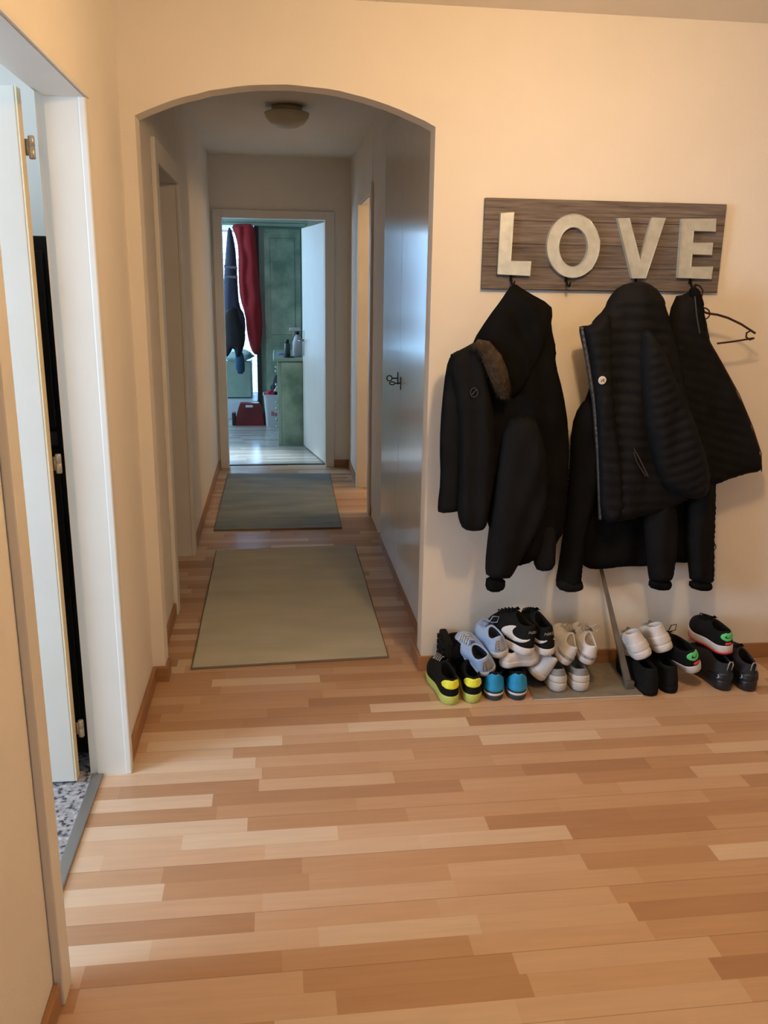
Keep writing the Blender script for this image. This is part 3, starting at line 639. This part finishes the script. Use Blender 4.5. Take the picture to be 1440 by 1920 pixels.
# quilted vest on a hanger turned sideways
vs = empty('quilted_vest', 'black thinly quilted jacket spreading to the right with red-brown piped edge', 'jacket', (1.55, 2.99, 1.5))
garment('body', [(1262, 556), (1285, 552), (1296, 540), (1312, 548), (1322, 600), (1330, 640), (1352, 680), (1385, 740), (1410, 800), (1426, 850), (1427, 884), (1400, 888), (1370, 897), (1338, 910), (1300, 925), (1270, 890), (1250, 760), (1245, 640)], 3.01, M['black_nylon'], vs, .045, .06, quilt(.006, .038, .25, .004, 31), .011)
bm = bmesh.new(); tube(bm, [at(x, y, 3.0) for x, y in ((1330, 640), (1352, 678), (1386, 740), (1411, 800), (1427, 850), (1428, 884))], .0022); small('edge_piping', bm, nt('red_piping', .6, srgb(90, 34, 22))[0], vs)
garment('collar', [(1290, 545), (1300, 536), (1314, 545), (1320, 575), (1322, 625), (1312, 630), (1300, 590)], 2.985, M['black_cloth'], vs, .03, .03, None, .009)
bm = bmesh.new(); tube(bm, [at(x, y, 2.955) for x, y in ((1303, 556), (1306, 590), (1312, 625))], .0025); small('collar_zip', bm, M['zip'], vs)
# hanger
hg = empty('clothes_hanger', 'dark brown plastic hanger sticking out at right from the coats', 'hanger', (1.7, 2.99, 1.45))
bm = bmesh.new()
def pp(L, Y=2.99): return [at(x, y, Y) for x, y in L]
tube(bm, pp([(1308, 582), (1330, 588), (1345, 590), (1365, 596), (1390, 608), (1407, 619), (1416, 625)]), .0042)
tube(bm, pp([(1345, 644), (1370, 641), (1390, 638), (1412, 634)]), .0036)
tube(bm, pp([(1416, 625), (1408, 620), (1400, 624), (1399, 632), (1406, 637), (1414, 634)]), .0036)
small('bar', bm, M['hanger'], hg)
bm = bmesh.new(); c = [(1318+13*math.cos(a), 588+11*math.sin(a)) for a in [2*pi*k/20 for k in range(20)]]; tube(bm, pp(c), .0028, 8, True)
small('ring', bm, M['hanger'], hg)
bm = bmesh.new(); tube(bm, pp([(1316, 577), (1310, 565), (1316, 556), (1318, 545), (1312, 536), (1303, 534), (1298, 538)]), .0025); small('hook', bm, M['dark_metal'], hg)

# ------------------------------------------------------------------ bedroom clothes
def m_stripe():
    m, t, b = nt('grey_striped_knit', .9, srgb(60, 66, 86)); return m
gj = empty('grey_jacket', 'grey-blue jacket hanging from the wardrobe cornice in front of the bedroom window', 'jacket', (-.48, 9.74, 2.1))
garment('body', [(427, 427), (433, 427), (439, 450), (443, 480), (446, 540), (449, 575), (459, 590), (461, 620), (455, 650), (440, 640), (421, 640), (418, 560), (421, 500), (424, 460)], 9.72, nt('slate_cloth', .9, srgb(66, 72, 92))[0], gj, .07, .06, drape(.012, 36, 0, 41), .03)
garment('stripe', [(420, 497), (444, 499), (446, 505), (420, 503)], 9.645, nt('pale_stripe', .9, srgb(120, 118, 122))[0], gj, .02, .02, None, .02, sm=0)
garment('stripe', [(420, 515), (445, 517), (446, 523), (420, 521)], 9.645, nt('pale_stripe_2', .9, srgb(120, 118, 122))[0], gj, .02, .02, None, .02, sm=0)
db = empty('dark_trousers', 'dark brown-black clothes hanging low in front of the bedroom window', 'clothes', (-.48, 9.6, 1.3))
garment('cloth', [(421, 578), (443, 574), (450, 600), (460, 622), (460, 640), (453, 664), (443, 672), (438, 650), (430, 665), (424, 672), (422, 640)], 9.56, nt('brown_black_cloth', .9, srgb(34, 30, 32))[0], db, .06, .06, drape(.01, 40, 0, 42), .03)
bc = empty('blue_cloth', 'steel blue cloth hanging below the dark clothes in the bedroom', 'cloth', (-.42, 9.62, .9))
garment('cloth', [(441, 655), (455, 658), (459, 680), (459, 701), (442, 701)], 9.62, nt('steel_blue_cloth', .9, srgb(52, 82, 110))[0], bc, .04, .05, drape(.006, 40, 0, 43), .03)
rd = empty('red_dress', 'dark red garment hanging long from the wardrobe cornice', 'clothes', (-.30, 9.66, 2.1))
garment('cloth', [(433, 421), (455, 419), (476, 420), (480, 450), (484, 500), (488, 550), (492, 600), (491, 635), (487, 660), (479, 667), (470, 655), (463, 625), (460, 590), (450, 560), (447, 520), (447, 465), (441, 440)], 9.66, nt('dark_red_cloth', .8, srgb(150, 26, 34))[0], rd, .07, .07, drape(.016, 55, .02, 44), .028)

# ------------------------------------------------------------------ shoes
def shoe(name, label, loc, rz=0, rx=0, ry=0, L=.285, W=.104, hs=.028, hh=.088, ht=.105, dip=.022, up_m=None, sole_m=None, lin_m=None,
         mid=None, tabs=(), lace=None, group=None, text=None, swoosh=None, pull=None, sole_band=None, loops=None, toe_h=.052):
    r = empty(name, label, 'shoe', loc, (math.radians(rx), math.radians(ry), math.radians(rz)), group)
    def lerp_tab(t, T):
        for (a, x), (b, y) in zip(T, T[1:]):
            if t <= b: k = (t-a)/(b-a); k = k*k*(3-2*k); return x+(y-x)*k
        return T[-1][1]
    def hw(t):
        return W/2*lerp_tab(t, ((0, .76), (.18, .76), (.4, .74), (.68, 1), (1, .98)))*math.sqrt(max(0, 1-(1-min(t/.16, 1))**2))*math.sqrt(max(0, 1-(max(t-.70, 0)/.30)**2.1))
    def O(u, s=1.0, z=0):
        t = (1-math.cos(u))/2; x = math.copysign(hw(t), math.sin(u)) if abs(math.sin(u)) > 1e-6 else 0
        return Vector((x*s, L*(.5+(t-.5)*(1+(s-1)*.4)), z+.012*max(0, t-.72)/.28))
    def Cc(u, s=1.0):
        t = (1-math.cos(u))/2; z = hh+(ht-hh)*t-dip*math.sin(u)**2
        return Vector((math.sin(u)*W*.29*s, .022*L+.21*L+(t-.5)*.42*L*s, z))
    def P(u, v, off=0):
        def q(u, v):
            t = (1-math.cos(u))/2; a = O(u, 1, hs); d = Cc(u); dh = d.z-hs
            toe = max(0, (t-.45)/.55)
            b = a+Vector((0, 0, (1-toe)*dh*.45+toe*toe_h)); 
            c = d+Vector((math.sin(u)*.010, toe*.30*L, -(1-toe)*dh*.35-toe*.018))
            w = 1-v; return a*w**3+b*3*w*w*v+c*3*w*v*v+d*v**3
        p = q(u, v)
        if off:
            n = (q(u+.02, v)-q(u-.02, v)).cross(q(u, min(v+.02, 1.01))-q(u, v-.02)); 
            if n.length > 0: p = p+n.normalized()*off
        return p
    nu, nv = 44, 12
    bm = bmesh.new(); rings = [[bm.verts.new(P(2*pi*i/nu, j/nv)) for i in range(nu)] for j in range(nv+1)]
    rings.append([bm.verts.new(Cc(2*pi*i/nu, .90)+Vector((0, 0, .001))) for i in range(nu)])
    rings.append([bm.verts.new(Cc(2*pi*i/nu, .84)+Vector((0, 0, -.006))) for i in range(nu)])
    for A, B in zip(rings, rings[1:]):
        for i in range(nu): bm.faces.new((A[i], A[(i+1) % nu], B[(i+1) % nu], B[i]))
    upr = link('upper', bm, up_m, r, True)
    bm = bmesh.new(); rr = [[bm.verts.new(Cc(2*pi*i/nu, .86)+Vector((0, 0, -.004))) for i in range(nu)]]
    for s, zz in ((.9, .6), (.88, 0)):
        rr.append([bm.verts.new(Vector((0, 0, 0))+Vector((Cc(2*pi*i/nu, s).x, Cc(2*pi*i/nu, s).y, hs+.006+zz*(hh-hs)*.8))) for i in range(nu)])
    for A, B in zip(rr, rr[1:]):
        for i in range(nu): bm.faces.new((A[i], A[(i+1) % nu], B[(i+1) % nu], B[i]))
    bm.faces.new(rr[-1]); link('lining', bm, lin_m or M['s_black'], upr, True)
    # sole
    bm = bmesh.new(); levels = [(.90, 0), (.985, .003), (1.03, hs*.5), (1.035, hs*.9), (1.0, hs+.003)]
    rs = [[bm.verts.new(O(2*pi*i/nu, s, z)) for i in range(nu)] for s, z in levels]
    for k, (A, B) in enumerate(zip(rs, rs[1:])):
        for i in range(nu): bm.faces.new((A[i], A[(i+1) % nu], B[(i+1) % nu], B[i]))
    bm.faces.new(rs[0][::-1]); bm.faces.new(rs[-1]); so = link('sole', bm, sole_m, r, True)
    if sole_band:
        z0, z1, bmx = sole_band; bm = bmesh.new()
        A = [bm.verts.new(O(2*pi*i/nu, 1.052, z0)) for i in range(nu)]; B = [bm.verts.new(O(2*pi*i/nu, 1.052, z1)) for i in range(nu)]
        A2 = [bm.verts.new(O(2*pi*i/nu, 1.0, z0)) for i in range(nu)]; B2 = [bm.verts.new(O(2*pi*i/nu, 1.0, z1)) for i in range(nu)]
        for X, Y in ((A, B), (B, B2), (A2, A)):
            for i in range(nu): bm.faces.new((X[i], X[(i+1) % nu], Y[(i+1) % nu], Y[i]))
        link('sole_band', bm, bmx, so, True)
    def patch(nm, poly, m, off=.0012, step=.06, sm=1):
        """raised overlay following the upper; poly in (u, v)"""
        p = smooth_poly(poly, sm) if sm else [Vector(q) for q in poly]
        v, f, d = fill(p, step); bm = bmesh.new()
        vv = [bm.verts.new(P(a.x, a.y, (off if q > 0 else -.0006)+0)) for a, q in zip(v, d)]
        for t3 in f:
            try: bm.faces.new([vv[i] for i in t3])
            except ValueError: pass
        return link(nm, bm, m, upr, True)
    for t_ in tabs: patch(*t_)
    if swoosh:
        m = swoosh
        for sg in ((-1, 1) if True else (1,)):
            poly = [(.12, .44), (.60, .34), (1.1, .32), (1.40, .42), (1.58, .66), (1.60, .86), (1.80, .74), (1.88, .50), (1.78, .28), (1.50, .12), (1.15, .10), (.60, .20), (.14, .40)]
            patch('side_mark', [(2*pi-a if sg < 0 else a, b) for a, b in poly], m, .0018, .05)
    if text:
        s, size, u0, v0, m, vert = text
        me = text_mesh(s, 1.0); bm = bmesh.new(); bm.from_mesh(me); bmesh.ops.triangulate(bm, faces=bm.faces[:])
        xs = [v.co.x for v in bm.verts]; cx = (min(xs)+max(xs))/2
        for v in bm.verts:
            a, b = (v.co.x-cx)*size, (v.co.y-.35)*size
            if vert: a, b = -b, a
            # metres to (u, v) around the heel
            du = a/ (W*.55); dv = b/(hh-hs)
            v.co = P(u0+du, v0+dv, .0048)
        link('lettering', bm, m, upr)
    # tongue and laces
    bm = bmesh.new(); g = []
    for j in range(7):
        v = .62+.38*j/6; row = []
        for i in range(7):
            u = pi+(i-3)/3*.42; p = P(u, min(v, 1), .004)
            if j == 6: p += Vector((0, -.006, .012*(1-abs(i-3)/4)))
            row.append(bm.verts.new(p))
        g.append(row)
    for j in range(6):
        for i in range(6): bm.faces.new((g[j][i], g[j][i+1], g[j+1][i+1], g[j+1][i]))
    bmesh.ops.solidify(bm, geom=bm.faces[:], thickness=.003); link('tongue', bm, lace[1] if lace else up_m, upr, True)
    if lace:
        bm = bmesh.new()
        for j in range(5):
            v = .55+.085*j; a = P(pi-.55, v, .003); b = P(pi+.55, v+.03, .003); m_ = P(pi, v+.015, .008); tube(bm, [a, (a+m_)/2+Vector((0, 0, .002)), m_, (b+m_)/2+Vector((0, 0, .002)), b], .0022, 6)
        if loops:
            for sg in (-1, 1):
                c = P(pi, .97, .008); tube(bm, [c, c+Vector((sg*.02, -.004, .022)), c+Vector((sg*.042, -.008, .014)), c+Vector((sg*.03, -.008, -.006)), c], .0018, 6)
        link('laces', bm, lace[0], upr, True)
    if pull:
        bm = bmesh.new(); c = P(0, .93, .001); tube(bm, [c+Vector((-.010, 0, -.018)), c+Vector((-.010, -.005, .006)), c+Vector((-.006, -.005, .017)), c+Vector((.006, -.005, .017)), c+Vector((.010, -.005, .006)), c+Vector((.010, 0, -.018))], .0022, 6)
        link('pull_tab', bm, pull, upr, True)
    return r
def sm_(n, c, r=.6, **k): return nt(n, r, c, **k)[0]
M['s_black'] = noisy('shoe_black', (.0065, .0065, .0062), (.010, .010, .0095), 40, .8, spec=.15)
s_white = noisy('shoe_white', srgb(208, 206, 204), srgb(220, 218, 216), 30, .5)
s_white2 = noisy('shoe_offwhite', srgb(196, 190, 182), srgb(206, 200, 192), 30, .6)
s_grey = noisy('shoe_grey', srgb(128, 128, 128), srgb(140, 140, 138), 30, .6)
s_yel = noisy('shoe_yellow', srgb(236, 238, 60), srgb(242, 244, 80), 20, .5)
s_lime = noisy('sole_lime', srgb(186, 198, 96), srgb(196, 208, 110), 20, .5)
s_blue = noisy('shoe_cyan', srgb(30, 142, 196), srgb(40, 154, 206), 20, .5)
s_teal = sm_('sole_teal', srgb(46, 66, 74))
s_pale = noisy('canvas_pale_blue', srgb(152, 178, 214), srgb(166, 190, 222), 60, .85)
s_lab = noisy('label_grey', srgb(150, 150, 152), srgb(160, 160, 160), 60, .8)
s_navy = noisy('knit_navy_black', (.012, .013, .018), (.018, .020, .028), 60, .8)
s_navy2 = sm_('heel_navy', (.010, .011, .016), .4)
s_greenp = sm_('patch_green', srgb(96, 214, 128), .5)
s_red = sm_('tab_red', srgb(214, 60, 54), .5)
s_dk = sm_('print_dark', (.01, .01, .01), .5)
s_silver = sm_('reflective_silver', srgb(170, 168, 160), .4)

run_tabs = lambda m: [('heel_tab', [(-.95, .62), (-.95, .86), (-.5, .95), (0, .97), (.5, .95), (.95, .86), (.95, .62), (.5, .45), (0, .42), (-.5, .45)], m, .003)]
G = 'shoes lined up along the wall'
# front row on the floor: yellow and black runners
for k, (x, y, rz, lab) in enumerate(((.627, 2.805, 4, 'black running shoe with yellow heel and lime sole, leftmost shoe of the row'), (.708, 2.812, -6, 'black running shoe with yellow heel, second from the left on the floor'))):
    shoe('running_shoe', lab, (x, y, 0), rz, up_m=M['s_black'], sole_m=s_lime, W=.092, L=.28, hs=.034, hh=.104, ht=.128, dip=.012, tabs=[('heel_tab', [(-1.0, .50), (-1.0, .86), (-.5, .95), (0, .90), (.5, .95), (1.0, .86), (1.0, .50), (.5, .40), (0, .38), (-.5, .40)], s_yel, .004)], lace=(s_silver, M['s_black']), group=G)
for x, y, lab in ((.792, 2.825, 'bright blue and black running shoe, left one of its pair'), (.880, 2.82, 'bright blue and black running shoe, right one of its pair')):
    shoe('running_shoe', lab, (x, y, 0), -11, up_m=M['s_black'], sole_m=s_teal, W=.094, L=.275, hs=.030, hh=.115, ht=.120, dip=.02, sole_band=(.022, .030, s_white), tabs=[('heel_tab', [(-1.25, .12), (-1.15, .60), (-.85, .86), (-.45, .97), (0, .86), (.45, .97), (.85, .86), (1.15, .60), (1.25, .12), (.5, .05), (-.5, .05)], s_blue, .003)], lace=(M['s_black'], M['s_black']), group=G)
# grey and white pair on the mat
for x, y, lab in ((1.058, 2.855, 'grey and white sneaker standing on the grey mat, left one of its pair'), (1.146, 2.850, 'grey and white sneaker standing on the grey mat, right one of its pair')):
    shoe('sneaker', lab, (x, y, .008), 2, up_m=s_grey, sole_m=s_white2, W=.092, L=.265, hs=.034, hh=.092, ht=.10, dip=.015, tabs=[('heel_tab', [(-1.2, .05), (-1.2, .45), (0, .52), (1.2, .45), (1.2, .05)], s_white2, .002)], lace=(s_white, s_grey), lin_m=s_grey, group=G)
# black pair under the white slip-ons
for x, y, lab, rz in ((1.405, 2.800, 'plain black shoe beside the grey bar, left one of its pair', 3), (1.490, 2.815, 'plain black shoe beside the grey bar, right one of its pair', 0)):
    shoe('black_shoe', lab, (x, y, 0), rz, up_m=M['s_black'], sole_m=M['s_black'], W=.092, L=.28, hs=.026, hh=.112, ht=.12, dip=.014, group=G)
for x, y, lab, rz in ((1.715, 2.815, 'dark navy knit sneaker with grey pull tab, left one of the rightmost pair', 6), (1.803, 2.800, 'dark navy knit sneaker with grey pull tab, rightmost shoe of the row', -3)):
    shoe('knit_sneaker', lab, (x, y, 0), rz, up_m=s_navy, sole_m=s_navy2, W=.094, L=.28, hs=.04, hh=.112, ht=.138, dip=.012, tabs=[('heel_counter', [(-1.3, .02), (-1.25, .30), (-.8, .45), (0, .42), (.8, .45), (1.25, .30), (1.3, .02)], s_navy2, .004), ('print', [(-.55, .10), (-.5, .22), (-.62, .34), (-.70, .30), (-.62, .20), (-.72, .08)], s_silver, .0055, .04, 0)], pull=s_silver, lace=(s_navy, s_navy), group=G)
# pale blue canvas pair
def mark(u0, u1, v0, v1, o=.0046): return ('print', [(u0, v0), (u0, v1), (u1, v1), (u1, v0)], s_dk, o, .05, 0)
PRINT = [mark(-.40, -.32, .14, .84)]+[mark(-.24, -.10, .16+.17*k, .27+.17*k) for k in range(4)]      # the small print is not legible
STRAP = [mark(-.5, -.3, .09, .19), mark(.0, .22, .10, .20), mark(.45, .6, .09, .18)]
GP = 'shoes piled on the shoes below'
shoe('canvas_shoe', 'pale blue canvas shoe tilted on its side, leaning over the yellow and blue runners', (.788, 2.865, .088), 14, 16, -26, L=.22, W=.098, hs=.024, hh=.098, ht=.10, dip=.02, up_m=s_pale, sole_m=s_white, lin_m=s_navy, tabs=[('heel_label', [(-.45, .08), (-.45, .9), (.30, .9), (.30, .08)], s_lab, .003, .06, 0)]+PRINT, lace=(s_white, s_pale), group=GP)
shoe('canvas_shoe', 'pale blue canvas shoe with grey heel label, second one, just left of the black high-tops', (.828, 2.860, .158), 8, 4, -14, L=.205, W=.090, hs=.024, hh=.092, ht=.10, dip=.02, up_m=s_pale, sole_m=s_white2, lin_m=s_navy, tabs=[('heel_label', [(-.45, .08), (-.45, .9), (.30, .9), (.30, .08)], s_lab, .003, .06, 0)]+PRINT, lace=(s_pale, s_pale), loops=True, group=GP)
# white sneakers in the middle
shoe('white_sneaker', 'white sneaker lying crosswise under the black high-tops, above the blue runners', (.825, 2.885, .112), -76, 0, 0, L=.165, W=.08, hs=.022, hh=.075, ht=.085, up_m=s_white, sole_m=s_white, lin_m=s_dk, tabs=[('side_stripe', [(4.4, .05), (4.4, .9), (4.6, .9), (4.6, .05)], s_lab, .002, .05, 0)], lace=(s_white, s_white), group=GP)
shoe('white_sneaker', 'white sneaker tilted between the blue runners and the grey pair', (.975, 2.880, .050), 10, 14, 34, L=.25, W=.106, hs=.024, hh=.112, ht=.11, dip=.03, up_m=s_white, sole_m=s_white2, lin_m=s_white2, lace=(s_white2, s_white2), group=GP)
# black high-tops with white swoosh
for x, y, z, rz, rx, ry, lab in ((.928, 2.840, .172, 32, 4, 4, 'black high-top sneaker with large white side mark, topmost of the pile'), (1.005, 2.840, .168, 16, 4, -6, 'black high-top sneaker with white side mark, right of the topmost one')):
    shoe('high_top_sneaker', lab, (x, y, z), rz, rx, ry, L=.235, W=.088, hs=.028, hh=.120, ht=.145, dip=.020, toe_h=.036, up_m=M['s_black'], sole_m=s_white, lin_m=M['s_black'], swoosh=s_white, text=('NIKE', .018, -.15, .72, s_silver, False), lace=(M['s_black'], M['s_black']), loops=False, group=GP)
# white pair leaning above the grey ones
for x, y, lab, ry in ((1.075, 2.880, 'off-white sneaker leaning on the grey and white pair, left one', 26), (1.165, 2.870, 'off-white sneaker leaning on the grey and white pair, right one', 12)):
    shoe('white_sneaker', lab, (x, y, .108), 2, 12, ry, L=.21, W=.082, hs=.022, hh=.085, ht=.10, dip=.02, up_m=s_white, sole_m=s_white2, lin_m=s_white2, tabs=[('heel_strap', [(-1.2, .05), (-1.2, .22), (0, .26), (1.2, .22), (1.2, .05)], s_lab, .003)]+STRAP, lace=(s_white2, s_white2), loops=True, group=GP)
# white slip-ons on the black pair
for x, y, z, lab, ry in ((1.385, 2.845, .140, 'white slip-on shoe resting on the plain black pair, left one', -24), (1.478, 2.865, .155, 'white slip-on shoe resting on the plain black pair, right one', -20)):
    shoe('slip_on_shoe', lab, (x, y, z), 0, -14, ry, L=.22, W=.094, hs=.026, hh=.105, ht=.10, dip=.0, up_m=s_white, sole_m=s_white, lin_m=s_white, tabs=[('heel_counter', [(-1.3, .04), (-1.3, .42), (0, .5), (1.3, .42), (1.3, .04)], s_white, .0025)], group=GP)
# black with green patch
gt = lambda: [('heel_patch', [(-.75, .80), (-.35, .92), (0, .86), (.35, .92), (.75, .80), (.62, .5), (0, .22), (-.62, .5)], s_greenp, .003), ('tab', [(-.22, .07), (-.22, .22), (.22, .22), (.22, .07)], s_red, .0045, .05, 0), ('heel_mark', [(-.35, .52), (-.1, .46), (.38, .66), (.40, .72), (-.1, .58), (-.2, .66), (-.12, .74), (-.25, .76), (-.36, .62)], s_dk, .0045, .05, 0)]
shoe('sneaker', 'black sneaker with green heel patch, tilted, between the black pair and the navy pair', (1.600, 2.835, .078), 20, 0, -22, L=.27, W=.096, hs=.034, hh=.105, ht=.13, dip=.015, up_m=M['s_black'], sole_m=s_white, tabs=gt(), lace=(M['s_black'], M['s_black']), loops=True, group=GP)
shoe('sneaker', 'black sneaker with green heel patch resting on top of the navy pair', (1.725, 2.860, .135), 8, 0, -4, L=.23, W=.096, hs=.034, hh=.095, ht=.11, dip=.012, up_m=M['s_black'], sole_m=s_white, sole_band=(.002, .009, s_red), tabs=gt(), lace=(M['s_black'], M['s_black']), group=GP)

# black boot lying on its side behind the yellow runners
bt = empty('hiking_boot', 'black chunky-soled boot lying behind the yellow and black running shoes', 'boot', (.628, 2.955, .082))
bm = bmesh.new()
n = 16
def sect(y, w0, h): 
    out = []
    for k in range(20):
        a = 2*pi*k/20; c, s = math.cos(a), math.sin(a)
        out.append(bm.verts.new((.02+w0/2+abs(c)**.7*math.copysign(w0/2, c), y, h/2+abs(s)**.7*math.copysign(h/2, s))))
    return out
ss = [sect(*q) for q in ((0, .13, .08), (.006, .155, .098), (.03, .165, .104), (.06, .165, .104), (.09, .15, .10), (.11, .12, .10), (.13, .09, .09), (.14, .06, .07))]
for A, B in zip(ss, ss[1:]):
    for k in range(20): bm.faces.new((A[k], A[(k+1) % 20], B[(k+1) % 20], B[k]))
bm.faces.new(ss[0][::-1]); bm.faces.new(ss[-1]); link('upper', bm, M['black_cloth'], bt, True)
bm = bmesh.new(); bx(bm, .0, .03, 0, .145, .002, .104, .008)
for j in range(4):
    for k in range(4): bx(bm, -.012, .004, .004+j*.032, .026+j*.032, .004+k*.024, .022+k*.024, .002)
link('lug_sole', bm, M['s_black'], bt)
bm = bmesh.new()
for j in range(3): tube(bm, [(.04+j*.03, -.002, .04+.012*j), (.05+j*.03, -.006, .05+.01*j), (.06+j*.03, -.002, .038+.012*j)], .0018, 6)
link('laces', bm, M['s_black'], bt)

# grey mat and leaning bar
mt = empty('floor_mat', 'thin grey mat on the floor under the sneakers and the leaning bar', 'mat', (.943, 2.815, 0))
bm = bmesh.new(); a = [(0, 0), (.425, -.003), (.455, .19), (.46, .285), (.02, .285)]
vsb = [bm.verts.new((x, y, .0002)) for x, y in a]; vst = [bm.verts.new((x, y, .006)) for x, y in a]
bm.faces.new(vsb[::-1]); bm.faces.new(vst)
for k in range(5): bm.faces.new((vsb[k], vsb[(k+1) % 5], vst[(k+1) % 5], vst[k]))
link('sheet', bm, M['mat'], mt)
bm = bmesh.new(); tube(bm, [(0, -.001, .003), (.425, -.004, .003), (.456, .19, .003), (.461, .285, .003)], .0032, 6); link('edge', bm, M['mat_edge'], mt)
br = empty('leaning_bar', 'grey tapered bar leaning from the floor mat up to the wall below the coats', 'bar', (1.338, 2.868, .007))
bm = bmesh.new(); top = at(1126, 1062, 3.098)-Vector(br.location)
sec = []
for k in range(9):
    t = k/8; c = top*t; w = .013*(1-t)+.006*t; d = .010*(1-t)+.006*t
    sec.append([bm.verts.new(c+Vector(q)) for q in ((-w, -d, 0), (w, -d, 0), (w, d, .001), (-w, d, .001))])
for A, B in zip(sec, sec[1:]):
    for k in range(4): bm.faces.new((A[k], A[(k+1) % 4], B[(k+1) % 4], B[k]))
bm.faces.new(sec[0][::-1]); bm.faces.new(sec[-1]); link('shaft', bm, M['bar'], br)
bm = bmesh.new(); bx(bm, -.017, .017, -.011, .012, 0, .03, .004); link('foot', bm, M['bar'], br)
# wall blemish
